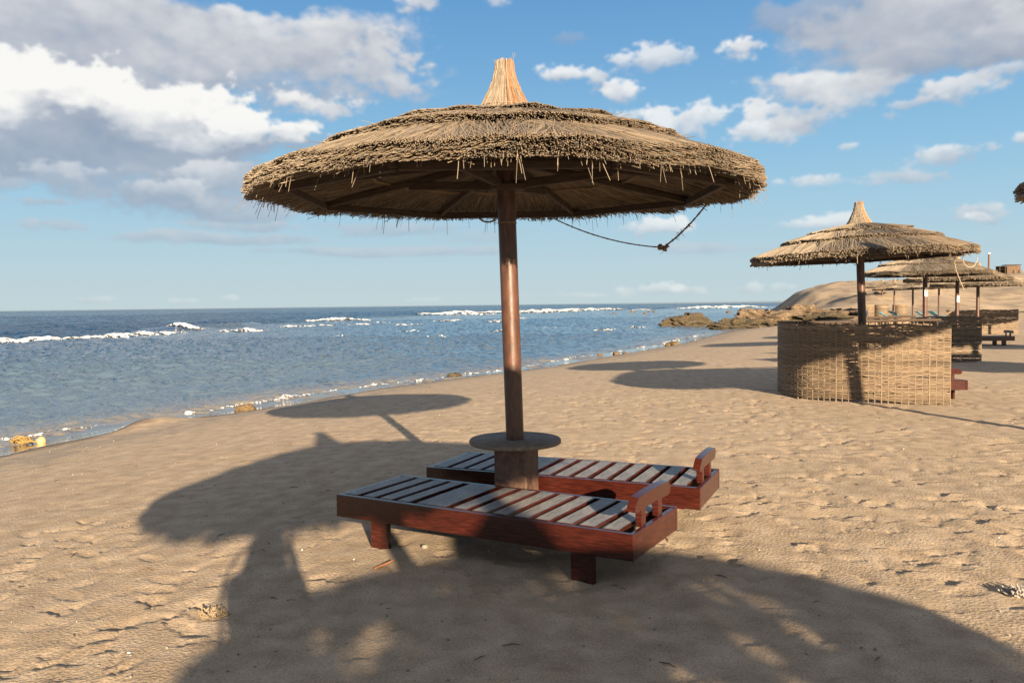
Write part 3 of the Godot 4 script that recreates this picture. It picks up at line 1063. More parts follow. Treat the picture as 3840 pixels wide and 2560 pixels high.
func make_umbrella(label: String, n_straw: float, rad: float, holes: Array, table: bool, pole_r := 0.0645) -> Node3D:
	var root := thing("thatched_umbrella", label, "umbrella", Vector3.ZERO)
	root.set_meta("group", "thatched beach umbrellas")
	var sides := 24
	var lean := 0.024 if table else 0.006
	var pole := part("pole", tube_mesh([Vector3(0, -2.6, 0), Vector3(0, -1.2, 0), Vector3(0, 0.3, 0)], [pole_r, pole_r, pole_r], sides), M.pole_paint, root, Transform3D(Basis(Vector3(0, 0, 1), lean), Vector3(0, 2.45, 0)))
	pole.set_meta("label", "brown painted round pole")
	# collar, rafters, ring beams, struts
	part("collar", box_mesh(Vector3(0.24, 0.05, 0.24), 0.01), M.raw_wood, root, at(Vector3(0, 2.445, 0), 0.3))
	for k in 8:
		var a := TAU * (k + 0.5) / 8.0
		var out := Vector3(cos(a), 0, sin(a))
		var p0 := out * 0.06 + Vector3(0, cone_y(0.06) - 0.06, 0)
		var p1 := out * 1.60 + Vector3(0, cone_y(1.60) - 0.058, 0)
		var ax := (p1 - p0).normalized()
		var az := ax.cross(Vector3.UP).normalized()
		part("rafter", box_mesh(Vector3(p0.distance_to(p1), 0.048, 0.036), 0.006), M.raw_wood, root, Transform3D(Basis(ax, az.cross(ax), az), (p0 + p1) * 0.5))
		var b := TAU * (k + 1.5) / 8.0
		var q0 := out * 1.53 + Vector3(0, cone_y(1.53) - 0.062, 0)
		var q1 := Vector3(cos(b), 0, sin(b)) * 1.53 + Vector3(0, cone_y(1.53) - 0.062, 0)
		var bx := (q1 - q0).normalized()
		part("ring_beam", box_mesh(Vector3(q0.distance_to(q1) - 0.02, 0.05, 0.036), 0.006), M.raw_wood, root, Transform3D(Basis(bx, Vector3.UP, bx.cross(Vector3.UP)), (q0 + q1) * 0.5 + Vector3(0, -0.012, 0)))
		if k % 2 == 0:
			var s0 := out * 0.07 + Vector3(0, 2.46, 0)
			var s1 := out * 0.78 + Vector3(0, cone_y(0.78) - 0.09, 0)
			var sx := (s1 - s0).normalized()
			var sz := sx.cross(Vector3.UP).normalized()
			part("strut", box_mesh(Vector3(s0.distance_to(s1), 0.06, 0.04), 0.005), M.raw_wood, root, Transform3D(Basis(sx, sz.cross(sx), sz), (s0 + s1) * 0.5))
	var rp := []
	for k in 41:
		var a := TAU * k / 40.0
		rp.append(Vector3(cos(a), 0, sin(a)) * 0.95 + Vector3(0, cone_y(0.95) - 0.035 + 0.008 * sin(k * 2.3), 0))
	var rr := []
	for k in 41: rr.append(0.014)
	part("purlin_rope", tube_mesh(rp, rr, 5), M.rope, root)
	var hit := func(p: Vector3) -> bool:
		for h in holes:
			if Vector2(p.x - h[0], p.z - h[1]).length() < h[2]: return true
		return false
	# three overlapping coats of thatch
	# rim radius, underside at the rim, thickness at the rim, top at the inner end, inner radius
	var tiers := [[RIM, 2.36, 0.11, 2.685, 1.15], [1.27, 2.635, 0.062, 2.835, 0.76], [0.83, 2.80, 0.048, 2.965, 0.18]]
	for t in (3 if holes.is_empty() else 1):
		var R: float = tiers[t][0]
		var yb: float = tiers[t][1]
		var th: float = tiers[t][2]
		var yin: float = tiers[t][3]
		var Rin: float = tiers[t][4]
		var R0: float = 0.08 if t == 0 else Rin
		var under := func(r: float) -> float:
			if t == 0: return cone_y(r) - 0.02
			return lerpf(yb, yin - 0.07, (R - r) / (R - Rin))
		var over := func(r: float) -> float:
			return lerpf(yb + th, yin, (R - r) / (R - Rin))
		var sheet: ArrayMesh
		if holes.is_empty():
			var pr := [[R0, under.call(R0) + 0.02], [Rin + 0.02, over.call(Rin) - 0.035], [R - 0.14, over.call(R - 0.14) - 0.035], [R - 0.11, under.call(R - 0.11) + 0.03], [R0, under.call(R0)], [R0, under.call(R0) + 0.02]]
			sheet = flip_lathe(pr, 48)
		else:
			# worn coat: patches are missing
			var st := begin()
			var nr := 26
			var na_ := 120
			for i in nr:
				for k in na_:
					var r0 := lerpf(R0, R - 0.1, float(i) / nr)
					var r1 := lerpf(R0, R - 0.1, float(i + 1) / nr)
					var a0 := TAU * k / na_
					var a1 := TAU * (k + 1) / na_
					var c := Vector3(cos((a0 + a1) * 0.5), 0, sin((a0 + a1) * 0.5)) * (r0 + r1) * 0.5
					if hit.call(c): continue
					var q := [Vector3(cos(a0) * r0, under.call(r0) + 0.02, sin(a0) * r0), Vector3(cos(a1) * r0, under.call(r0) + 0.02, sin(a1) * r0), Vector3(cos(a1) * r1, under.call(r1) + 0.02, sin(a1) * r1), Vector3(cos(a0) * r1, under.call(r1) + 0.02, sin(a0) * r1)]
					quad(st, q[0], q[1], q[2], q[3], Vector3.UP)
			sheet = st.commit()
		var tier := part("thatch_tier", sheet, M.thatch_core, root)
		var list := []
		var n := int(n_straw * R * th / 0.11)
		for i in n:
			var a := rng.randf() * TAU
			# weathered pale towards the sea side
			var pale := clampf(0.10 + 0.36 * cos(a - PI * 1.02) + rng.randf_range(-0.2, 0.2), 0.0, 0.75)
			var f := rng.randf()
			var top := i % 5 < 2
			if top: f = rng.randf_range(0.88, 1.06)
			if not holes.is_empty(): f *= 0.12
			var lump := na.get_noise_2d(a * 5.0 + t * 9.0, f * 2.0) * 0.022 + na.get_noise_2d(a * 1.7, t * 5.0) * 0.02
			var rt := R + rng.randf_range(-0.045, 0.008) + lump
			var ri := maxf(rt - rng.randf_range(0.34, 0.64), 0.10)
			if top:
				rt = R + rng.randf_range(-0.05, 0.0) + lump
				ri = rt - rng.randf_range(0.42, 0.62)
				if rng.randf() < 0.06: rt -= rng.randf_range(0.05, 0.2)
			var skew := rng.randf_range(-0.07, 0.07) + na.get_noise_2d(a * 3.0, t * 3.0 + f) * 0.16
			var sag := na.get_noise_2d(a * 2.3, t * 7.0 + 3.0) * 0.018
			var yt: float = lerpf(under.call(rt) if t > 0 else yb + (R - rt) * 0.3, over.call(rt), f) + sag
			var yi: float = lerpf(under.call(ri), over.call(maxf(ri, Rin)), f)
			if i % 41 == 0: yt -= rng.randf_range(0.0, 0.04)
			var a2 := a + skew * 0.5
			var p0 := Vector3(cos(a2 + skew), 0, sin(a2 + skew)) * ri + Vector3(0, yi, 0)
			var p1 := Vector3(cos(a), 0, sin(a)) * rt + Vector3(0, yt, 0)
			if not holes.is_empty():
				var cut := false
				for q in 12:
					if hit.call(p0.lerp(p1, q / 11.0)): cut = true
				if cut: continue
			list.append([p0, p1, rad * rng.randf_range(0.7, 1.2), straw_color(pale)])
		# strays that lift off the coat
		for i in int(n_straw * 0.0025 * R):
			var a := rng.randf() * TAU
			var r0 := R - rng.randf_range(0.1, 0.5)
			var p0 := Vector3(cos(a), 0, sin(a)) * r0 + Vector3(0, over.call(maxf(r0, Rin)) - 0.01, 0)
			var ov := Vector3(cos(a + rng.randf_range(-0.6, 0.6)), rng.randf_range(-0.20, 0.12), sin(a + rng.randf_range(-0.6, 0.6)))
			list.append([p0, p0 + ov * rng.randf_range(0.06, 0.18), rad * 0.6, straw_color(0.4)])
		if t == 0:
			# loose ends that hang from the eave
			for i in int(n_straw * 0.06):
				var a := rng.randf() * TAU
				var clump := na.get_noise_2d(a * 4.0, 77.0)
				if clump < 0.05 and rng.randf() < 0.8: continue
				var r0 := R - rng.randf_range(0.03, 0.17)
				var p0 := Vector3(cos(a), 0, sin(a)) * r0 + Vector3(0, cone_y(r0) - 0.02, 0)
				var dl := rng.randf_range(0.03, 0.09) if rng.randf() < 0.82 else rng.randf_range(0.09, 0.18)
				var ov := Vector3(cos(a) * rng.randf_range(0.05, 0.6) + rng.randf_range(-0.2, 0.2), -1.0, sin(a) * rng.randf_range(0.05, 0.6) + rng.randf_range(-0.2, 0.2))
				list.append([p0, p0 + ov * dl, rad * rng.randf_range(0.4, 0.75), straw_color(0.3)])
			# the reeds seen from below
			if n_straw > 2000.0 and holes.is_empty():
				for i in int(n_straw * 0.55):
					var a := rng.randf() * TAU
					var r1 := sqrt(rng.randf()) * (R - 0.05) + 0.02
					var r0 := maxf(r1 - rng.randf_range(0.5, 0.9), 0.09)
					var sk := rng.randf_range(-0.05, 0.05)
					list.append([Vector3(cos(a + sk), 0, sin(a + sk)) * r0 + Vector3(0, cone_y(r0) - rng.randf_range(0.012, 0.028), 0), Vector3(cos(a), 0, sin(a)) * r1 + Vector3(0, cone_y(r1) - rng.randf_range(0.014, 0.032), 0), rad * 0.9, straw_color(0.0)])
		straws("straw", list, tier)
	# the tied tuft on top
	var prof := [[0.26, 2.86], [0.205, 2.95], [0.150, 3.045], [0.112, 3.12], [0.085, 3.185], [0.066, 3.26], [0.056, 3.32]]
	var core := []
	for p in prof: core.append([p[0] - 0.014, p[1]])
	core.append([0.002, 3.30])
	var tuft := part("tuft", flip_lathe(core, 24), M.thatch_core, root)
	var nt := int(clampf(n_straw * 0.045, 60, 330))
	var reeds := []
	for i in nt * 2:
		var a := TAU * i / (nt * 2.0) + rng.randf_range(-0.02, 0.02)
		var twist := rng.randf_range(-0.06, 0.06)
		# the side away from the sea keeps its red-brown colour
		var c := straw_color(clampf(0.42 + rng.randf_range(-0.42, 0.4), 0, 1)) * rng.randf_range(0.8, 1.35)
		var red := smoothstep(0.05, 0.55, cos(a - 0.15)) * (1.0 if rng.randf() < 0.6 else 0.15)
		c = c.lerp(Color(0.20, 0.098, 0.042) * rng.randf_range(0.75, 1.15), red)
		var lift := rng.randf_range(-0.05, 0.02)
		var out := rng.randf_range(-0.006, 0.007)
		for k in range(prof.size() - 1):
			var f0 := float(k) / (prof.size() - 1)
			var f1 := float(k + 1) / (prof.size() - 1)
			var j := out
			var e1: float = prof[k + 1][1] + (lift if k == prof.size() - 2 else 0.0)
			reeds.append([Vector3(cos(a + twist * f0), 0, sin(a + twist * f0)) * (prof[k][0] + j) + Vector3(0, prof[k][1], 0), Vector3(cos(a + twist * f1), 0, sin(a + twist * f1)) * (prof[k + 1][0] + j) + Vector3(0, e1, 0), rad * 0.75, c])
	for i in 5:
		var a := rng.randf() * TAU
		reeds.append([Vector3(cos(a) * 0.05, 3.28, sin(a) * 0.05), Vector3(cos(a) * 0.08, 3.29 + rng.randf_range(0.05, 0.10), sin(a) * 0.08), rad * 0.5, straw_color(0.6)])
	straws("straw", reeds, tuft)
	for q in [[0.100, 3.145, 0.02], [0.172, 3.005, 0.0]]:
		var ring := []
		var rads := []
		for k in 25:
			var a := TAU * k / 24.0
			ring.append(Vector3(cos(a) * (q[0] + 0.008), q[1] + q[2] * sin(a + 2.4), sin(a) * (q[0] + 0.008)))
			rads.append(0.0035)
		part("tie", tube_mesh(ring, rads, 4), M.rope, tuft)
	if table:
		part("base_box", box_mesh(Vector3(0.248, 0.72, 0.248), 0.008), M.box_wood, root, at(Vector3(0.052, 0.25, 0), deg_to_rad(-23.0)))
		var disc := flip_lathe([[0.0, 0.612], [0.325, 0.612], [0.333, 0.618], [0.333, 0.634], [0.327, 0.642], [0.0, 0.642]], 56)
		part("table_top", disc, M.table_wood, root, at(Vector3(0.044, 0, 0)))
		part("pole_band", flip_lathe([[pole_r + 0.001, 2.19], [pole_r + 0.005, 2.192], [pole_r + 0.005, 2.198], [pole_r + 0.001, 2.2]], 20), M.rope, root, at(Vector3(0.006, 0, 0)))
	return root

func hang(a: Vector3, b: Vector3, sag: float, n: int) -> Array:
	var out := []
	for i in n + 1:
		var f := float(i) / n
		out.append(a.lerp(b, f) - Vector3(0, sag * 4.0 * f * (1.0 - f), 0))
	return out

func rope(pts: Array, r: float, st: SurfaceTool):
	# two twisted strands
	for s in 2:
		var q := []
		var rad := []
		var run := 0.0
		for i in range(pts.size() - 1):
			var n := maxi(int(pts[i].distance_to(pts[i + 1]) / 0.012), 1)
			for k in n:
				var p: Vector3 = pts[i].lerp(pts[i + 1], float(k) / n)
				run += 0.012
				var a := run * 190.0 + s * PI
				q.append(p + Vector3(cos(a) * 0.5, sin(a), cos(a)) * r * 0.55)
				rad.append(r * 0.75 * (1.0 + 0.3 * na.get_noise_1d(run * 40.0)))
		tube(st, q, rad, 5)

# ---------------------------------------------------------------- lounger
func make_lounger(label: String) -> Node3D:
	var L := 2.17
	var W := 0.74
	var top := 0.322
	var H := 0.152
	var root := thing("sun_lounger", label, "sun lounger", Vector3.ZERO)
	root.set_meta("group", "slatted wooden sun loungers")
	for s in [-1.0, 1.0]:
		part("side_rail", box_mesh(Vector3(L, H, 0.038), 0.005), M.varnish, root, at(Vector3(0, top - H * 0.5, s * (W * 0.5 - 0.019))))
		part("end_board", box_mesh(Vector3(W - 0.08, H - 0.004, 0.036), 0.005), M.varnish, root, at(Vector3(s * (L * 0.5 - 0.019), top - H * 0.5 - 0.001, 0), PI / 2))
		for e in [-1.0, 1.0]:
			part("leg", box_mesh(Vector3(0.15, 0.32, 0.042), 0.008), M.varnish, root, at(Vector3(e * (L * 0.5 - 0.335), top - 0.012 - 0.16 - 0.055, s * (W * 0.5 - 0.061))))
	# slats: dusty on top, varnish on the sides
	var pitch := 0.147
	var wide := [0.108, 0.104, 0.111, 0.106]
	var meshes := []
	for w in wide + [0.235]:
		var m := ArrayMesh.new()
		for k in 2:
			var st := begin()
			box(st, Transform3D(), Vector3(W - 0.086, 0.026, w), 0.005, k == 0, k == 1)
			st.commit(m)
		meshes.append(m)
	var x := -L * 0.5 + 0.100
	var i := 0
	while x < L * 0.5 - 0.06:
		var big := i == 4
		var m: ArrayMesh = meshes[4] if big else meshes[i % 4]
		var cx := x + (0.0735 if big else 0.0)
		var o := part("slat", m, null, root, at(Vector3(cx, top - 0.010 + 0.002 * sin(i * 3.1), 0), PI / 2 + 0.006 * sin(i * 1.7)))
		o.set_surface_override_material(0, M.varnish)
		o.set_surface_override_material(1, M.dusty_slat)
		x += pitch * (2.0 if big else 1.0)
		i += 1
	# cross battens under the slats
	for s in [-0.6, 0.0, 0.6]:
		part("batten", box_mesh(Vector3(W - 0.084, 0.05, 0.04), 0.004), M.varnish, root, at(Vector3(s, top - 0.05, 0), PI / 2))
	# arched headrest on two short posts
	var poly := PackedVector2Array()
	var n := 14
	for k in n + 1:
		var f := float(k) / n * 2.0 - 1.0
		poly.append(Vector2(f * 0.29, 0.505 - 0.014 * pow(absf(f), 3.0) - 0.035 * smoothstep(0.88, 1.0, absf(f))))
	for k in n + 1:
		var f := 1.0 - float(k) / n * 2.0
		poly.append(Vector2(f * 0.287, 0.418 - 0.012 * pow(absf(f), 2.0) + 0.012 * smoothstep(0.9, 1.0, absf(f))))
	part("headrest", extrude(poly, 0.05), M.varnish, root, Transform3D(Basis(Vector3(0, 0, 1), -0.12), Vector3(L * 0.5 - 0.02, 0.06 * 0.12, 0.0)) * Transform3D(Basis(), Vector3(-0.07, 0, 0.02)))
	for s in [-0.125, 0.145]:
		part("headrest_post", box_mesh(Vector3(0.045, 0.115, 0.06), 0.006), M.varnish, root, at(Vector3(L * 0.5 - 0.045, top + 0.050, s)))
	return root

# ---------------------------------------------------------------- woven windbreak
func path_points(line: Array, step: float) -> Array:
	var c := Curve2D.new()
	for i in line.size():
		var p := Vector2(line[i][0], line[i][1])
		var a := Vector2(line[maxi(i - 1, 0)][0], line[maxi(i - 1, 0)][1])
		var b := Vector2(line[mini(i + 1, line.size() - 1)][0], line[mini(i + 1, line.size() - 1)][1])
		var tn := (b - a) * 0.2
		c.add_point(p, -tn if i > 0 else Vector2.ZERO, tn if i < line.size() - 1 else Vector2.ZERO)
	c.bake_interval = 0.02
	var out := []
	var n := int(c.get_baked_length() / step)
	for i in n + 1:
		out.append(c.sample_baked(float(i) / n * c.get_baked_length()))
	return out

func make_screen(label: String, line: Array, high: float, row: float, pitch: float, seg: int, foot := 0.03) -> Node3D:
	# stakes with canes woven in and out of them
	var mid: Array = line[line.size() / 2]
	var root := thing("wicker_screen", label, "windbreak", P(mid[0], 0, mid[1]), 0.0, "woven reed windbreaks")
	var org := Vector2(mid[0], mid[1])
	var pts := path_points(line, pitch / seg)
	var n := pts.size()
	var st := begin()
	var rows := int((high - foot) / row)
	var r := RandomNumberGenerator.new()
	r.seed = hash(label)
	for k in rows:
		var y0 := foot + (k + 0.5) * row
		var ph := PI * (k % 2) + r.randf_range(-0.5, 0.5)
		var c := Vector3(0.128, 0.089, 0.055).lerp(Vector3(0.185, 0.136, 0.088), r.randf()) * r.randf_range(0.75, 1.1)
		var run: Array = []
		var i := 0
		while i < n:
			var ln := r.randi_range(7 * seg, 20 * seg)
			var off := r.randf_range(-0.25, 0.25) * row
			run = []
			for q in range(i, mini(i + ln + 1, n)):
				var t: Vector2 = (pts[mini(q + 1, n - 1)] - pts[maxi(q - 1, 0)]).normalized()
				var nor := Vector2(-t.y, t.x)
				var w := sin(PI * q / seg + ph) * 0.0075
				var p: Vector2 = pts[q] + nor * w - org
				var yy := y0 + off + na.get_noise_2d(q * 0.9 / seg + k * 3.3, k * 1.7) * row * 0.42 + na.get_noise_2d(q * 0.11 / seg, k * 0.13 + 60.0) * 0.03
				run.append([P(p.x, yy, p.y), nor])
			if run.size() > 1:
				var cc := c * r.randf_range(0.7, 1.2)
				var a := row * r.randf_range(0.78, 1.05)
				for q in range(run.size() - 1):
					for s in 4:
						var an := TAU * s / 4.0 + PI / 4
						var bn := TAU * (s + 1) / 4.0 + PI / 4
						var v := []
						for m in [[0, an], [1, an], [1, bn], [0, bn]]:
							var e: Array = run[q + m[0]]
							v.append([e[0] + Vector3(e[1].x, 0, -e[1].y) * cos(m[1]) * 0.008 + Vector3(0, sin(m[1]) * a, 0), Vector3(e[1].x * cos(m[1]), sin(m[1]), -e[1].y * cos(m[1]))])
						var nn: Vector3 = (v[1][0] - v[0][0]).cross(v[2][0] - v[0][0])
						var order := [0, 1, 2, 0, 2, 3] if nn.dot(v[0][1] + v[2][1]) < 0.0 else [0, 2, 1, 0, 3, 2]
						for m in order:
							st.set_color(Color(cc.x, cc.y, cc.z))
							st.set_normal(v[m][1].normalized())
							st.add_vertex(v[m][0])
			i += ln + (1 if r.randf() < 0.12 else 0)
	stuff(part("weave", st.commit(), M.wicker, root))
	var sm := tube_mesh([Vector3(0, -0.06, 0), Vector3(0, high + 0.01, 0)], [0.0085, 0.008], 6)
	var thick := tube_mesh([Vector3(0, -0.25, 0), Vector3(0, high + 0.015, 0)], [0.0115, 0.011], 7)
	var q := 0
	var num := 0
	while q < n:
		var p: Vector2 = pts[q] - org
		var g := ground_at(pts[q].x, pts[q].y)
		part("stake", thick if num % 7 == 3 else sm, M.stake, root, at(Vector3(p.x, g * 0.0, -p.y)))
		q += seg
		num += 1
	return root

func add_rail(root: Node3D, a: Array, b: Array, y: float):
	var o := Vector2(root.position.x, -root.position.z)
	var p0 := P(a[0] - o.x, y, a[1] - o.y)
	var p1 := P(b[0] - o.x, y + 0.01, b[1] - o.y)
	part("top_rail", tube_mesh([p0, p0.lerp(p1, 0.35) + Vector3(0, -0.012, 0), p0.lerp(p1, 0.7) + Vector3(0, 0.006, 0), p1], [0.028, 0.03, 0.028, 0.026], 8), M.raw_wood, root)
	for f in [0.03, 0.36, 0.66, 0.97]:
		var p := p0.lerp(p1, f)
		part("rail_post", tube_mesh([Vector3(p.x, -0.3, p.z + 0.03), Vector3(p.x, y - 0.02, p.z + 0.03)], [0.03, 0.028], 7), M.raw_wood, root)

# ---------------------------------------------------------------- rocks
func rock_mesh(size: Vector3, sd: float, rough: float, tone: Array, detail := 44) -> ArrayMesh:
	var nu := detail
	var nv := detail / 2
	var pos := PackedVector3Array()
	var col := PackedColorArray()
	for j in nv + 1:
		for i in nu + 1:
			var a := TAU * i / nu
			var b := PI * j / nv
			var u := Vector3(cos(a) * sin(b), cos(b), sin(a) * sin(b))
			var n := nb.get_noise_3d(u.x * 1.1 + sd, u.y * 1.4, u.z * 1.1)
			var m := nc.get_noise_3d(u.x * 3.2, u.y * 4.5 + sd, u.z * 3.2)
			var lay := 0.05 * sin(u.y * 14.0 + n * 5.0)
			var r := 1.0 + n * 0.55 * rough + m * 0.38 * rough + lay * rough
			pos.append(u * r * size * 0.5)
			var c: Vector3 = tone[0].lerp(tone[1], smoothstep(-0.25, 0.4, m + n * 0.6))
			col.append(Color(c.x, c.y, c.z))
	# rows run from the top down, so turn the grid over to face outwards
	var m := grid_mesh(nu + 1, nv + 1, pos, col)
	return m

func rock(called: String, label: String, where: Vector3, size: Vector3, yaw: float, sd: float, m: Material, tone: Array, rough := 1.0, detail := 44, group := ""):
	var o := part(called, rock_mesh(size, sd, rough, tone, detail), m, self, at(where, yaw))
	tag(o, label, "rock", group)
	return o
# ---------------------------------------------------------------- the photographer, whose shadow lies on the sand
func capsule(p: Vector3, b: Array) -> float:
	var pa: Vector3 = p - b[0]
	var ba: Vector3 = b[1] - b[0]
	var h := clampf(pa.dot(ba) / maxf(ba.length_squared(), 1e-6), 0, 1)
	return (pa - ba * h).length() - lerpf(b[2], b[3], h)

func body_field(p: Vector3, bones: Array, k: float) -> float:
	var d := 9.0
	for b in bones:
		var e := capsule(p, b)
		var h := clampf(0.5 + 0.5 * (d - e) / k, 0, 1)
		d = lerpf(d, e, h) - k * h * (1.0 - h)
	return d

func nets(st: SurfaceTool, bones: Array, lo: Vector3, hi: Vector3, cell: float, k: float, paint: Callable):
	var n := Vector3i(((hi - lo) / cell).ceil()) + Vector3i.ONE
	var f := PackedFloat32Array()
	f.resize(n.x * n.y * n.z)
	for z in n.z:
		for y in n.y:
			for x in n.x:
				f[(z * n.y + y) * n.x + x] = body_field(lo + Vector3(x, y, z) * cell, bones, k)
	var vert := {}
	var corner := [Vector3i(0, 0, 0), Vector3i(1, 0, 0), Vector3i(0, 1, 0), Vector3i(1, 1, 0), Vector3i(0, 0, 1), Vector3i(1, 0, 1), Vector3i(0, 1, 1), Vector3i(1, 1, 1)]
	var pairs := [[0, 1], [2, 3], [4, 5], [6, 7], [0, 2], [1, 3], [4, 6], [5, 7], [0, 4], [1, 5], [2, 6], [3, 7]]
	for z in n.z - 1:
		for y in n.y - 1:
			for x in n.x - 1:
				var v := []
				var neg := 0
				for c in corner:
					var e := f[((z + c.z) * n.y + y + c.y) * n.x + x + c.x]
					v.append(e)
					if e < 0.0: neg += 1
				if neg == 0 or neg == 8: continue
				var s := Vector3.ZERO
				var m := 0
				for q in pairs:
					if (v[q[0]] < 0.0) != (v[q[1]] < 0.0):
						var t: float = v[q[0]] / (v[q[0]] - v[q[1]])
						s += Vector3(corner[q[0]]).lerp(Vector3(corner[q[1]]), t)
						m += 1
				vert[(z * n.y + y) * n.x + x] = lo + (Vector3(x, y, z) + s / m) * cell
	var put := func(p: Vector3):
		var e := 0.004
		var g := Vector3(body_field(p + Vector3(e, 0, 0), bones, k) - body_field(p - Vector3(e, 0, 0), bones, k), body_field(p + Vector3(0, e, 0), bones, k) - body_field(p - Vector3(0, e, 0), bones, k), body_field(p + Vector3(0, 0, e), bones, k) - body_field(p - Vector3(0, 0, e), bones, k))
		st.set_normal(g.normalized())
		st.set_color(paint.call(p))
		st.add_vertex(p)
	var step := [1, n.x, n.x * n.y]
	for z in range(1, n.z - 1):
		for y in range(1, n.y - 1):
			for x in range(1, n.x - 1):
				var i0 := (z * n.y + y) * n.x + x
				for ax in 3:
					var a := f[i0]
					var b := f[i0 + step[ax]]
					if (a < 0.0) == (b < 0.0): continue
					var u: int = step[(ax + 1) % 3]
					var w: int = step[(ax + 2) % 3]
					var q := [i0 - u - w, i0 - w, i0, i0 - u]
					if not (vert.has(q[0]) and vert.has(q[1]) and vert.has(q[2]) and vert.has(q[3])): continue
					var order := [0, 2, 1, 0, 3, 2] if a < 0.0 else [0, 1, 2, 0, 2, 3]
					for m in order: put.call(vert[q[m]])

func build_person():
	var root := thing("person", "person photographing the beach, known by the head and shoulders shadow on the sand", "person", Vector3.ZERO)
	# the body leans into the camera that it holds to its face; z grows backwards
	var hz := 0.24
	var bones := [
		[Vector3(0, 0.98, hz + 0.06), Vector3(0, 1.16, hz + 0.06), 0.15, 0.135],
		[Vector3(-0.05, 1.2, hz + 0.06), Vector3(-0.09, 1.38, hz + 0.05), 0.12, 0.10],
		[Vector3(0.05, 1.2, hz + 0.06), Vector3(0.09, 1.38, hz + 0.05), 0.12, 0.10],
		[Vector3(0, 1.38, hz + 0.05), Vector3(0, 1.52, hz + 0.03), 0.075, 0.058],
	]
	for s in [-1.0, 1.0]:
		bones.append([Vector3(s * 0.10, 0.95, hz + 0.06), Vector3(s * 0.12, 0.52, hz + 0.02), 0.105, 0.065])
		bones.append([Vector3(s * 0.12, 0.52, hz + 0.02), Vector3(s * 0.13, 0.09, hz + 0.08), 0.062, 0.040])
		bones.append([Vector3(s * 0.13, 0.05, hz + 0.10), Vector3(s * 0.15, 0.03, hz - 0.12), 0.045, 0.032])
		bones.append([Vector3(s * 0.17, 1.40, hz + 0.05), Vector3(s * 0.175, 1.25, hz - 0.04), 0.072, 0.056])
		bones.append([Vector3(s * 0.175, 1.25, hz - 0.04), Vector3(s * 0.11, 1.51, hz - 0.15), 0.055, 0.032])
	var st := begin()
	var shirt := Color(0.10, 0.11, 0.13)
	var trousers := Color(0.12, 0.11, 0.09)
	var skin := Color(0.42, 0.25, 0.17)
	nets(st, bones, Vector3(-0.40, -0.03, 0.02), Vector3(0.40, 1.60, 0.50), 0.030, 0.05, func(p):
		if p.y < 0.08: return Color(0.03, 0.03, 0.03)
		if p.y < 1.0: return trousers
		if p.y > 1.47 or (absf(p.x) < 0.24 and p.z < 0.16): return skin
		return shirt)
	# head: skull, jaw, nose, ears
	var head := [[Vector3(0, 1.655, hz + 0.035), Vector3(0, 1.655, hz - 0.02), 0.105, 0.092], [Vector3(0, 1.60, hz - 0.01), Vector3(0, 1.565, hz - 0.045), 0.062, 0.040], [Vector3(0, 1.635, hz - 0.10), Vector3(0, 1.61, hz - 0.118), 0.012, 0.016], [Vector3(-0.086, 1.63, hz), Vector3(-0.088, 1.60, hz), 0.018, 0.012], [Vector3(0.086, 1.63, hz), Vector3(0.088, 1.60, hz), 0.018, 0.012], [Vector3(0, 1.55, hz + 0.02), Vector3(0, 1.47, hz + 0.04), 0.055, 0.06], [Vector3(-0.07, 1.62, hz + 0.06), Vector3(-0.10, 1.47, hz + 0.08), 0.055, 0.05], [Vector3(0.07, 1.62, hz + 0.06), Vector3(0.10, 1.47, hz + 0.08), 0.055, 0.05]]
	nets(st, head, Vector3(-0.19, 1.39, hz - 0.16), Vector3(0.19, 1.80, hz + 0.18), 0.012, 0.022, func(p):
		if p.y > 1.68 or p.z > hz + 0.045: return Color(0.035, 0.025, 0.018)
		if absf(absf(p.x) - 0.033) < 0.014 and absf(p.y - 1.645) < 0.008 and p.z < hz - 0.06: return Color(0.05, 0.04, 0.04)
		if absf(p.x) < 0.026 and absf(p.y - 1.572) < 0.006 and p.z < hz - 0.06: return Color(0.30, 0.12, 0.10)
		return skin)
	# hands: palm, four curled fingers and a thumb on each side of the camera
	for s in [-1.0, 1.0]:
		var hand := [[Vector3(s * 0.105, 1.52, hz - 0.15), Vector3(s * 0.09, 1.585, hz - 0.17), 0.026, 0.024]]
		for k in 4:
			var y := 1.555 + k * 0.021
			var ln: float = [0.052, 0.060, 0.062, 0.054][k]
			hand.append([Vector3(s * 0.095, y, hz - 0.165), Vector3(s * 0.088, y + 0.004, hz - 0.165 - ln * 0.7), 0.010, 0.009])
			hand.append([Vector3(s * 0.088, y + 0.004, hz - 0.165 - ln * 0.7), Vector3(s * (0.088 - ln * 0.45), y + 0.005, hz - 0.172 - ln * 0.75), 0.009, 0.008])
		hand.append([Vector3(s * 0.10, 1.54, hz - 0.135), Vector3(s * 0.075, 1.565, hz - 0.112), 0.012, 0.010])
		hand.append([Vector3(s * 0.075, 1.565, hz - 0.112), Vector3(s * 0.048, 1.575, hz - 0.114), 0.010, 0.008])
		var lo := Vector3(minf(s * 0.03, s * 0.15), 1.48, hz - 0.25)
		nets(st, hand, lo, lo + Vector3(0.12, 0.18, 0.17), 0.007, 0.006, func(_p): return skin)
	part("body", st.commit(), M.person, root)
	# camera in the hands, with its strap hanging out to one side
	var cam := thing("photo_camera", "black photo camera held to the face of the person casting the shadow", "camera", Vector3.ZERO)
	part("camera_body", box_mesh(Vector3(0.13, 0.085, 0.05), 0.012), M.camera_black, cam, at(Vector3(0, 1.595, 0.085)))
	part("viewfinder", box_mesh(Vector3(0.05, 0.03, 0.05), 0.008), M.camera_black, cam, at(Vector3(0, 1.648, 0.085)))
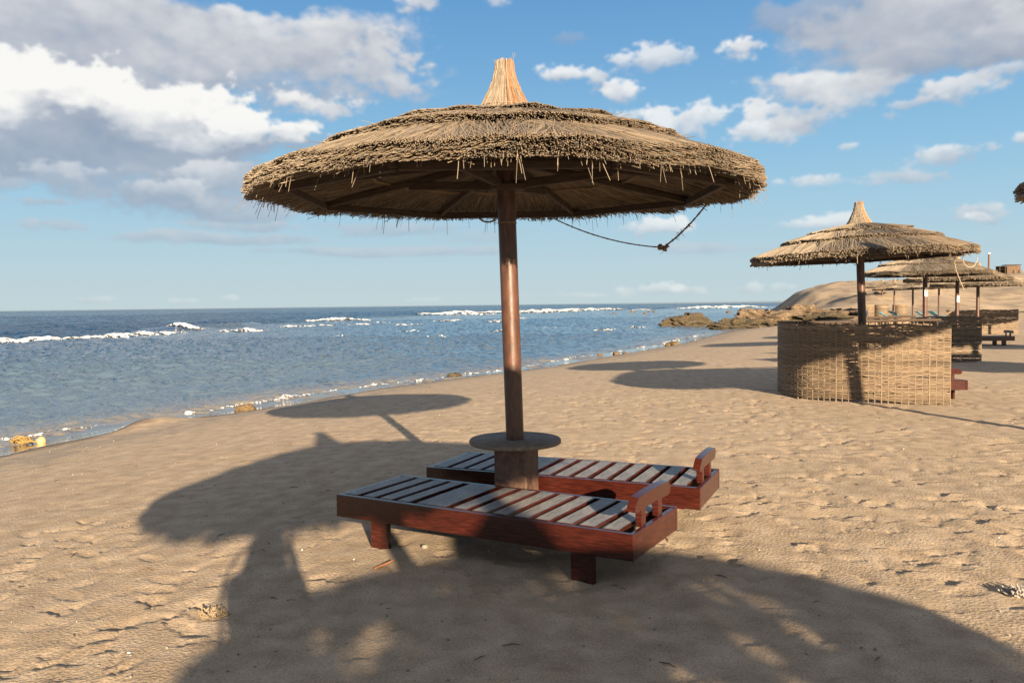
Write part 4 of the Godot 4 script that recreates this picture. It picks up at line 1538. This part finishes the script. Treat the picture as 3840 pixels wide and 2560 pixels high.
	part("lens_barrel", tube_mesh([Vector3(0, 1.59, 0.06), Vector3(0, 1.59, 0.035)], [0.034, 0.033], 20), M.camera_black, cam)
	var sp := [Vector3(-0.066, 1.61, 0.085), Vector3(-0.15, 1.60, 0.08), Vector3(-0.25, 1.52, 0.08), Vector3(-0.31, 1.40, 0.08), Vector3(-0.315, 1.28, 0.08), Vector3(-0.29, 1.18, 0.08), Vector3(-0.27, 1.10, 0.09)]
	var sr := []
	for q in sp: sr.append(0.011)
	part("strap", tube_mesh(sp, sr, 6), M.camera_black, cam)

# ---------------------------------------------------------------- everything that stands on the sand
func build_all():
	var up := "thatched umbrella with "
	# main umbrella
	var main := make_umbrella("big thatched umbrella with a round wooden table on its pole, between two loungers", 18000.0, 0.0029, [], true)
	main.position = P(-0.03, -0.01, 5.98)
	main.rotation = Vector3(deg_to_rad(0.7), 0, 0)
	var st := begin()
	var r0 := P(0.31, 2.40, 7.4)
	var kn := P(1.244, 2.053, 6.8)
	var r1 := P(1.57, 2.40, 6.6)
	rope(hang(r0, kn, 0.06, 14), 0.0055, st)
	rope(hang(kn, r1, 0.03, 8), 0.0075, st)
	var ro := part("hanging_rope", st.commit(), M.rope, self)
	tag(ro, "frayed rope sagging from the eave of the big umbrella with the table", "rope")
	var knot := begin()
	for k in 16:
		var a := k * 2.1
		var c := kn + Vector3(rng.randf_range(-0.035, 0.035), rng.randf_range(-0.012, 0.012), rng.randf_range(-0.02, 0.02))
		tube(knot, [c, c + Vector3(cos(a), sin(a) * 0.7, sin(a * 1.3)) * 0.02, c + Vector3(cos(a + 1.0) * 1.3, sin(a + 1.0), 0) * 0.022], [0.009, 0.010, 0.004], 6)
	for k in 26:
		var c := kn.lerp(r1, rng.randf() * 0.6) + Vector3(0, -0.02, 0)
		var e := Vector3(rng.randf_range(-0.04, 0.05), rng.randf_range(-0.05, 0.02), rng.randf_range(-0.03, 0.03))
		tube(knot, [c, c + e * 0.5 + Vector3(0.008, 0, 0), c + e], [0.0022, 0.0018, 0.001], 3)
	var kk := part("knot", knot.commit(), M.rope, ro)
	kk.set_meta("label", "light brown knot with frayed fibres")
	var st2 := begin()
	rope(hang(P(-0.29, 2.38, 7.35), P(-0.11, 2.215, 6.02), 0.03, 8), 0.006, st2)
	tag(part("short_rope", st2.commit(), M.rope, self), "short dark rope running from the eave to the pole of the big umbrella", "rope")
	# loungers
	var l1 := make_lounger("reddish slatted wooden lounger standing in front of the pole, two legs showing")
	l1.position = P(-0.094, 0, 5.40)
	l1.rotation.y = -0.527
	copy(l1, P(0.445, 0, 6.445), -0.42, "reddish slatted wooden lounger set behind the pole and round table of the big umbrella")
	copy(l1, P(6.72, 0, 14.1), deg_to_rad(-84.0), "wooden lounger whose end sticks out past the nearest woven windbreak")
	copy(l1, P(16.1, 0, 28.7), deg_to_rad(-4.0), "small wooden lounger standing in front of the farthest large dark windbreak")
	# other umbrellas
	var mid := make_umbrella("thatched umbrella with a rope loop hanging from its eave, behind the nearest woven windbreak", 4500.0, 0.0065, [], false)
	mid.position = P(5.95, -0.08, 14.0)
	mid.rotation.z = deg_to_rad(1.8)
	var u3 := copy(mid, P(12.2, -0.06, 24.5), 0.6, "thatched umbrella with a white notice high on its pole, partly behind the rope-hung one")
	var ur := copy(mid, P(7.12, 0.0, 7.5), 0.0, "thatched umbrella of which only the ragged tip of one eave shows against the sky")
	ur.scale = Vector3(1.13, 1.17, 1.13)
	ur.rotation.z = deg_to_rad(5.0)
	var far := make_umbrella("thatched umbrella with a white notice low on its pole, above the farthest large windbreak", 1100.0, 0.014, [], false)
	far.position = P(16.1, -0.12, 30.0)
	copy(far, P(19.1, -0.25, 34.0), 1.1, "thatched umbrella with a bare pole rising behind the farthest large windbreak")
	copy(far, P(39.3, 0.55, 88.0), 2.0, "tiny pointed umbrella farthest along the beach, in front of the dune")
	copy(far, P(33.2, 0.1, 72.0), 2.7, "small pointed umbrella beside the three rolled windbreaks")
	copy(far, P(29.0, 0.0, 60.0), 0.3, "small umbrella whose thin pole stands before the blue loungers")
	copy(far, P(29.6, 0.0, 57.5), 0.9, "small umbrella with a thin pole just beyond the heap of blue loungers")
	# umbrellas beside and behind the photographer, known by their shadows
	copy(far, P(1.24, 0, -0.9), 0.0, "leaning umbrella above the photographer, whose shadow covers both loungers").rotation.z = deg_to_rad(6.8)
	copy(far, P(13.3, 0, 15.7), 0.2, "umbrella whose shadow darkens the second woven windbreak")
	copy(far, P(13.7, 0, 11.1), 0.8, "umbrella whose shadow lies on the sand before the second woven windbreak")
	copy(far, P(22.9, 0, 31.7), 0.4, "umbrella whose shadow darkens the farthest large windbreak")
	copy(far, P(18.9, 0, 19.3), 1.4, "umbrella whose shadow lies before the small far lounger")
	var holes := []
	for k in 120:
		var a := rng.randf() * TAU
		var r := sqrt(rng.randf()) * 1.5 + 0.15
		holes.append([cos(a) * r, sin(a) * r, rng.randf_range(0.02, 0.052)])
	var worn := make_umbrella("worn umbrella with holes in its thatch, whose dappled shadow fills the foreground", 3000.0, 0.006, holes, false)
	worn.position = P(2.87, 0, -5.2)
	worn.scale = Vector3(1.08, 1.02, 1.08)
	# rope loops on the second umbrella
	var st3 := begin()
	var e0 := P(7.12, 2.30, 13.35)
	rope([e0, e0 + Vector3(0.0, -0.12, 0), e0 + Vector3(0.03, -0.25, 0), e0 + Vector3(0.10, -0.42, 0.0), e0 + Vector3(0.16, -0.56, 0)], 0.006, st3)
	var lp := []
	for k in 15:
		var a := PI * (k / 14.0)
		lp.append(e0 + Vector3(0.24 - 0.12 * cos(a), -0.02 - 0.17 * sin(a), 0.02 * sin(a)))
	rope(lp, 0.006, st3)
	tag(part("rope_loop", st3.commit(), M.pale_rope, self), "pale rope hanging in a loop from the eave of the second umbrella", "rope")
	# notices on poles
	for q in [["white notice with a red bar high on the pole of the third umbrella", 12.2, 24.5, 1.83, 0.26], ["small white notice with a red bar on the pole above the farthest large windbreak", 16.1, 30.0, 1.61, 0.22]]:
		var n := thing("pole_notice", q[0], "sign", P(q[1], q[3], q[2] - 0.075), 0.45, "white notices on umbrella poles")
		part("plate", box_mesh(Vector3(0.125, q[4], 0.006), 0.002), M.sign_white, n)
		part("red_bar", box_mesh(Vector3(0.022, 0.13, 0.004), 0.001), M.sign_red, n, Transform3D(Basis(Vector3(0, 0, 1), 0.7), Vector3(0.0, 0.035, 0.006)))
		part("pictogram", box_mesh(Vector3(0.055, 0.035, 0.004), 0.001), M.sign_black, n, Transform3D(Basis(Vector3(0, 0, 1), -0.3), Vector3(0.02, -0.01, 0.0075)))
		part("red_line", box_mesh(Vector3(0.07, 0.014, 0.004), 0.001), M.sign_red, n, at(Vector3(0.01, -0.055, 0.006)))
	# woven windbreaks
	make_screen("nearest woven windbreak, curved at one end, half in the shadow of an umbrella", [[6.62, 12.5], [5.55, 12.92], [4.92, 13.38], [4.68, 13.8], [4.66, 14.3], [4.80, 14.95]], 1.25, 0.0175, 0.095, 4)
	var s2 := make_screen("sunlit woven windbreak with a wooden top rail behind the nearest one", [[8.2, 16.0], [5.2, 15.8]], 1.17, 0.026, 0.13, 3)
	add_rail(s2, [5.05, 15.75], [8.25, 15.95], 1.2)
	var s3 := make_screen("short woven windbreak with a thin rail, just beyond the one with the wooden top rail", [[9.3, 19.3], [8.0, 19.0]], 1.18, 0.03, 0.14, 3)
	add_rail(s3, [7.95, 18.95], [9.35, 19.25], 1.21)
	make_screen("second woven windbreak, lower half in sunlight and its foot in shade", [[11.9, 21.0], [10.4, 21.6], [9.2, 22.3]], 1.16, 0.028, 0.14, 3)
	make_screen("long dark woven windbreak farthest off, with a strip of sunlight along its foot", [[22.6, 37.0], [21.0, 37.1], [19.5, 37.2]], 1.12, 0.034, 0.18, 3)
	var curl := []
	for k in 10:
		var a := lerpf(-0.3, 3.6, k / 9.0)
		curl.append([0.62 * cos(a), -0.62 * sin(a)])
	for q in [["rolled woven windbreak beside the small white sign", 31.9, 74.5], ["rolled woven windbreak standing between two others", 33.6, 75.5], ["rolled woven windbreak next to a thin umbrella pole and blue loungers", 35.1, 75.0]]:
		var line := []
		for c in curl: line.append([q[1] + c[0], q[2] + c[1]])
		var s := make_screen(q[0], line, 1.15, 0.05, 0.2, 3)
		s.position.y = 0.05
	# far small things
	var sg := thing("number_sign", "small white sign on a short stick beside the rolled windbreaks", "sign", P(27.8, ground_at(27.8, 65.0) - 0.02, 65.0))
	part("stick", tube_mesh([Vector3(0, -0.1, 0), Vector3(0, 0.5, 0)], [0.03, 0.03], 6), M.sign_black, sg)
	part("board", box_mesh(Vector3(0.24, 0.40, 0.02), 0.004), M.sign_white, sg, at(Vector3(0, 0.62, 0)))
	var tm := TextMesh.new()
	tm.text = "8"
	var sf := SystemFont.new()
	sf.font_names = PackedStringArray(["Droid Sans"])
	tm.font = sf
	tm.font_size = 26
	tm.pixel_size = 0.0125
	tm.depth = 0.004
	part("number", tm, M.sign_black, sg, at(Vector3(0, 0.62, 0.0125)))
	build_blue_loungers()
	build_hill_things()
	build_rocks()
	build_litter()
	build_person()

func build_blue_loungers():
	var root := thing("blue_lounger", "blue plastic lounger with its back raised, nearest the rolled windbreaks", "sun lounger", Vector3.ZERO, 0.0, "blue plastic loungers")
	for s in [-1.0, 1.0]:
		part("side_rail", box_mesh(Vector3(1.3, 0.07, 0.05), 0.012), M.blue_plastic, root, at(Vector3(-0.3, 0.34, s * 0.28)))
		part("back_rail", box_mesh(Vector3(0.8, 0.06, 0.05), 0.012), M.blue_plastic, root, Transform3D(Basis(Vector3(0, 0, 1), 0.55), Vector3(0.66, 0.54, s * 0.28)))
		for x in [-0.85, 0.2]:
			part("leg", box_mesh(Vector3(0.07, 0.34, 0.05), 0.01), M.blue_plastic, root, Transform3D(Basis(Vector3(0, 0, 1), 0.15), Vector3(x, 0.17, s * 0.27)))
	for k in 8: part("slat", box_mesh(Vector3(0.10, 0.025, 0.52), 0.006), M.blue_plastic, root, at(Vector3(-0.88 + k * 0.16, 0.365, 0)))
	for k in 5: part("slat", box_mesh(Vector3(0.10, 0.025, 0.52), 0.006), M.blue_plastic, root, Transform3D(Basis(Vector3(0, 0, 1), 0.55), Vector3(0.40 + k * 0.13, 0.40 + k * 0.08, 0)))
	root.position = P(27.6, ground_at(27.6, 60.0), 60.0)
	root.rotation.y = PI - 0.2
	copy(root, P(29.2, ground_at(29.2, 62.0), 62.0), PI + 0.15, "blue plastic lounger between the two thin umbrella poles, its back towards the sea")
	copy(root, P(30.8, ground_at(30.8, 61.0), 61.0), PI - 0.1, "blue plastic lounger half hidden by the pole with the high white notice")
	copy(root, P(32.4, ground_at(32.4, 62.5), 62.5), PI + 0.2, "blue plastic lounger next to the farthest large dark windbreak")

func build_hill_things():
	var y := ground_at(70.5, 118.0)
	var hut := thing("hut", "brown wooden hut standing on top of the dune", "hut", P(70.5, y - 0.15, 118.0), -0.2)
	for k in 9: part("plank", box_mesh(Vector3(1.75, 0.19, 0.08), 0.01), M.hut_wood, hut, at(Vector3(0.45, 0.1 + k * 0.205, 0.8 + 0.01 * (k % 2))))
	part("side_wall", box_mesh(Vector3(0.1, 1.85, 1.6), 0.01), M.hut_wood, hut, at(Vector3(1.3, 0.92, 0)))
	part("back_wall", box_mesh(Vector3(2.6, 1.75, 0.1), 0.01), M.hut_wood, hut, at(Vector3(0.05, 0.9, -0.75)))
	part("roof", box_mesh(Vector3(1.95, 0.1, 1.9), 0.02), M.raw_wood, hut, at(Vector3(0.45, 1.95, 0.0)))
	part("porch_roof", box_mesh(Vector3(0.85, 0.08, 1.6), 0.02), M.raw_wood, hut, at(Vector3(-0.95, 1.78, 0.0)))
	for q in [[-1.3, 0.7], [-0.6, 0.72], [-1.3, -0.65]]:
		part("post", tube_mesh([Vector3(q[0], -0.2, q[1]), Vector3(q[0], 1.76, q[1])], [0.07, 0.06], 7), M.raw_wood, hut)
	part("front_stake", tube_mesh([Vector3(0.55, -0.3, 1.1), Vector3(0.55, 1.25, 1.12)], [0.06, 0.05], 6), M.stake, hut)
	var yp := ground_at(65.5, 114.0)
	var post := thing("tall_post", "tall pale post with a white cap on top of the dune", "post", P(65.5, yp - 0.1, 114.0))
	part("shaft", tube_mesh([Vector3(0, -0.3, 0), Vector3(0, 3.15, 0)], [0.15, 0.125], 10), M.hut_wood, post)
	part("cap", tube_mesh([Vector3(0, 3.15, 0), Vector3(0, 3.3, 0), Vector3(0, 3.36, 0)], [0.14, 0.14, 0.05], 10), M.sign_white, post)
	for k in 5:
		var x := 69.2 + k * 0.85
		rock("stone_block", "pale stone block lying below the hut on the dune", P(x, ground_at(x, 113.0) + 0.15, 113.0), Vector3(0.55, 0.6, 0.5), k * 0.7, 60.0 + k, M.rock_pale, [Vector3(0.9, 0.9, 0.9), Vector3(1.2, 1.2, 1.2)], 0.35, 16, "stone blocks below the hut")
	for k in 5:
		var x := 39.0 + k * 0.62
		var d := 92.0 + sin(k * 2.0)
		rock("pale_stone", "pale stone in a small heap on the slope of the dune", P(x, ground_at(x, d) + 0.12, d), Vector3(0.75, 0.6, 0.6), k * 1.3, 80.0 + k, M.rock_pale, [Vector3(1.0, 0.98, 0.95), Vector3(1.4, 1.4, 1.35)], 0.5, 16, "pale stones on the dune")

func build_rocks():
	var weed := [Vector3(0.55, 0.62, 0.42), Vector3(1.15, 1.0, 0.8)]
	var pale := [Vector3(0.55, 0.5, 0.45), Vector3(1.15, 1.1, 1.05)]
	rock("shore_rock", "dark rounded rock standing alone in the water off the headland", P(16.6, SEA + 0.15, 78.0), Vector3(4.8, 1.9, 3.0), 0.1, 1.0, M.rock_dark, [Vector3(0.7, 0.7, 0.5), Vector3(2.0, 1.75, 1.35)], 0.7, 60)
	rock("shore_rock", "low weedy ledge joining the lone rock to the headland", P(18.9, SEA + 0.02, 69.0), Vector3(5.2, 1.3, 3.4), 0.25, 2.0, M.rock_dark, weed, 1.1, 60)
	rock("shore_rock", "pale broken rock at the seaward end of the headland", P(22.4, SEA + 0.45, 73.0), Vector3(5.6, 1.75, 4.0), -0.3, 3.0, M.rock_pale, pale, 1.1, 64)
	rock("shore_rock", "pale craggy rock in the middle of the headland above dark hollows", P(26.6, SEA + 0.65, 75.0), Vector3(6.0, 1.85, 4.0), -0.15, 4.0, M.rock_pale, pale, 1.1, 64)
	rock("shore_rock", "pale lumpy rock where the headland runs into the sand", P(31.0, SEA + 0.55, 77.5), Vector3(5.5, 1.6, 4.0), 0.2, 5.0, M.rock_pale, pale, 1.0, 64)
	rock("shore_rock", "dark weedy ledge under the pale rocks of the headland", P(22.6, SEA + 0.0, 67.5), Vector3(6.5, 1.0, 3.0), 0.1, 6.0, M.rock_dark, weed, 1.2, 60)
	rock("shore_rock", "dark hollowed rock between the pale rocks and the beach", P(26.8, SEA + 0.42, 71.0), Vector3(5.2, 1.2, 2.4), -0.2, 7.0, M.rock_dark, [Vector3(0.35, 0.35, 0.28), Vector3(1.3, 1.2, 0.9)], 1.2, 60)
	for k in 9:
		var x := 19.0 + k * 0.55 + 0.3 * sin(k * 5.0)
		var d := 63.5 + 0.25 * k + 0.5 * sin(k * 3.0)
		rock("shore_stone", "small stone at the foot of the headland ledges", P(x, maxf(ground_at(x, d), SEA) + 0.05, d), Vector3(0.5, 0.35, 0.4) * (0.6 + 0.5 * absf(sin(k * 2.2))), k * 1.0, 30.0 + k, M.rock_pale if k % 3 == 0 else M.rock_dark, pale, 0.6, 16, "stones at the foot of the headland")
	rock("surf_stone", "yellowish stone awash at the water's edge", P(-5.6, SEA + 0.06, 17.3), Vector3(0.40, 0.17, 0.26), 0.3, 11.0, M.stone_yellow, [Vector3(0.7, 0.7, 0.7), Vector3(1.2, 1.2, 1.2)], 0.6, 30)
	rock("surf_stone", "dark brown stone at the water's edge beyond the big umbrella's pole", P(-1.72, SEA + 0.06, 24.7), Vector3(0.42, 0.18, 0.28), 0.1, 12.0, M.rock_dark, [Vector3(0.8, 0.8, 0.6), Vector3(1.6, 1.5, 1.1)], 0.6, 26)
	for q in [[4.35, 34.6, 0.3], [4.75, 34.9, 0.22], [8.2, 41.9, 0.5], [7.8, 41.5, 0.3], [3.6, 33.9, 0.2]]:
		rock("beach_stone", "small yellowish stone on the far waterline", P(q[0], SEA + 0.05, q[1]), Vector3(q[2] * 1.4, q[2] * 0.7, q[2]), q[0], q[1], M.stone_yellow, [Vector3(0.7, 0.7, 0.7), Vector3(1.1, 1.1, 1.1)], 0.5, 16, "small stones on the far waterline")
	for k in 6:
		var x := 14.0 + 30.0 * rng.randf()
		var d := 150.0 + 60.0 * rng.randf()
		rock("reef_stone", "small stone breaking the surface of the lagoon", P(x, SEA + 0.1, d), Vector3(1.0, 0.6, 0.8) * rng.randf_range(0.6, 1.3), k, 90.0 + k, M.rock_pale, pale, 0.6, 14, "stones showing in the lagoon")
	for k in 8:
		var x := 28.5 + k * 1.0 + sin(k * 3.0)
		var d := 45.0 + 2.0 * sin(k * 1.9)
		rock("bank_stone", "dark stone on the sand bank beside the path to the dune", P(x, ground_at(x, d) + 0.02, d), Vector3(0.8, 0.45, 0.6) * rng.randf_range(0.5, 1.1), k, 120.0 + k, M.rock_dark, pale, 0.8, 16, "dark stones on the sand bank")

func height_at(x: float, d: float) -> float:
	var i := clampi(gx.bsearch(x), 1, gx.size() - 1)
	var j := clampi(gd.bsearch(d), 1, gd.size() - 1)
	return gh[j * gx.size() + i]

func build_litter():
	# coil of yellow rope with its float, washed up
	var o := P(-7.86, height_at(-7.86, 13.3) + 0.01, 13.3)
	var coil := thing("rope_coil", "tangled coil of yellow rope washed up at the water's edge", "rope", o)
	coil.scale = Vector3(0.72, 0.72, 0.72)
	var st := begin()
	for k in 7:
		var pts := []
		var rad := []
		var c := Vector3(-0.1 + 0.05 * sin(k * 2.0), 0.04 + 0.016 * k, 0.03 * cos(k * 3.0))
		for q in 19:
			var a := TAU * q / 18.0
			pts.append(c + Vector3(cos(a) * (0.17 + 0.02 * sin(k)), 0.045 * sin(a * 2.0 + k), sin(a) * (0.11 + 0.015 * cos(k * 2.0))))
			rad.append(0.016)
		tube(st, pts, rad, 6)
	tube(st, [Vector3(0.05, 0.08, 0), Vector3(0.14, 0.07, 0.02), Vector3(0.24, 0.06, 0.0), Vector3(0.3, 0.08, 0)], [0.017, 0.02, 0.017, 0.015], 6)
	part("coil", st.commit(), M.yellow_plastic, coil)
	var fl := thing("float", "pale yellow plastic float tied to the coil of yellow rope", "buoy", o + Vector3(0.25, 0.05, 0))
	fl.scale = Vector3(0.72, 0.72, 0.72)
	var prof := []
	for k in 13:
		var a := -PI / 2 + PI * k / 12.0
		prof.append([maxf(cos(a) * 0.098, 0.001), sin(a) * 0.105])
	part("shell", flip_lathe(prof, 24), M.buoy_plastic, fl)
	var ring := []
	var rr := []
	for k in 13:
		var a := TAU * k / 12.0
		ring.append(Vector3(-0.10 + cos(a) * 0.02, sin(a) * 0.025 + 0.02, 0))
		rr.append(0.007)
	part("eye", tube_mesh(ring, rr, 5), M.buoy_plastic, fl)
	# dry coral clumps
	for q in [["dry tan coral clump at the edge of the photographer's shadow", -1.61, 4.36, M.coral, 0.06], ["grey dry coral clump lying near the shadow's rim on trampled sand", 2.72, 4.42, M.grey_coral, 0.065]]:
		var cs := begin()
		for k in 70:
			var a := rng.randf() * TAU
			var v: Vector3 = Vector3(cos(a) * rng.randf_range(0.3, 1.0), rng.randf_range(0.2, 0.9), sin(a) * rng.randf_range(0.3, 1.0)).normalized() * q[4] * rng.randf_range(0.5, 1.1)
			var b := Vector3(rng.randf_range(-0.05, 0.05), 0, rng.randf_range(-0.04, 0.04))
			tube(cs, [b, b + v * 0.6 + Vector3(rng.randf_range(-0.01, 0.01), 0, 0), b + v], [0.009, 0.007, 0.005], 5)
		tag(part("coral_clump", cs.commit(), q[3], self, at(P(q[1], height_at(q[1], q[2]) - 0.008, q[2]))), q[0], "coral")
	# a dry leaf and a round pebble under the lounger
	var ls := begin()
	for k in 6:
		var f0 := k / 6.0
		var f1 := (k + 1) / 6.0
		for s in [-1.0, 1.0]:
			quad(ls, Vector3(f0 * 0.13, 0.03 * f0 * f0 + 0.004, 0), Vector3(f1 * 0.13, 0.03 * f1 * f1 + 0.004, 0), Vector3(f1 * 0.13, 0.03 * f1 * f1 + 0.014, s * 0.022 * sin(PI * f1)), Vector3(f0 * 0.13, 0.03 * f0 * f0 + 0.014, s * 0.022 * sin(PI * f0)), Vector3.UP)
	tag(part("dry_leaf", ls.commit(), M.leaf, self, at(P(-0.86, height_at(-0.86, 5.0) + 0.004, 5.0), 0.5)), "curled dry brown leaf on the sunlit sand in front of the lounger's leg", "leaf")
	rock("round_pebble", "round dark pebble on the sunlit sand under the lounger", P(-0.60, height_at(-0.60, 5.46) + 0.008, 5.46), Vector3(0.045, 0.035, 0.045), 0, 210.0, M.pebble, [Vector3.ONE, Vector3.ONE], 0.2, 14)
	# countless shells, pebbles and twigs
	for q in [["shell_litter", "scattered white bits of shell over the sand", M.shell, 300, 0.0030, 0.0085], ["pebble_litter", "scattered small dark pebbles over the sand", M.pebble, 2600, 0.0030, 0.010], ["twig_litter", "scattered dark twigs and weed scraps over the sand", M.twig, 900, 0.004, 0.045]]:
		var mm := MultiMesh.new()
		mm.transform_format = MultiMesh.TRANSFORM_3D
		var bs: ArrayMesh
		if q[0] == "twig_litter": bs = tube_mesh([Vector3(-1, 0, 0), Vector3(-0.2, 0.12, 0.1), Vector3(0.4, 0.1, -0.08), Vector3(1, 0, 0.05)], [0.05, 0.08, 0.07, 0.03], 4)
		else: bs = rock_mesh(Vector3(2, 1.3, 1.6), 5.0, 0.5, [Vector3.ONE, Vector3.ONE], 8)
		mm.mesh = bs
		var spots := []
		while spots.size() < q[3]:
			var x := rng.randf_range(-7.0, 12.0)
			var d := 2.8 + pow(rng.randf(), 1.6) * 17.0
			if (x - shore_x(d)) < 1.5: continue
			spots.append(P(x, height_at(x, d) + 0.002, d))
		mm.instance_count = spots.size()
		for i in spots.size():
			var s: float = lerpf(q[4], q[5], pow(rng.randf(), 2.0))
			mm.set_instance_transform(i, Transform3D(Basis(Vector3.UP, rng.randf() * TAU).scaled(Vector3(s, s, s)), spots[i]))
		var mi := MultiMeshInstance3D.new()
		mi.name = q[0]
		mi.multimesh = mm
		mi.material_override = q[2]
		mi.set_meta("label", q[1])
		mi.set_meta("category", q[0].get_slice("_", 0))
		stuff(mi)
		add_child(mi)
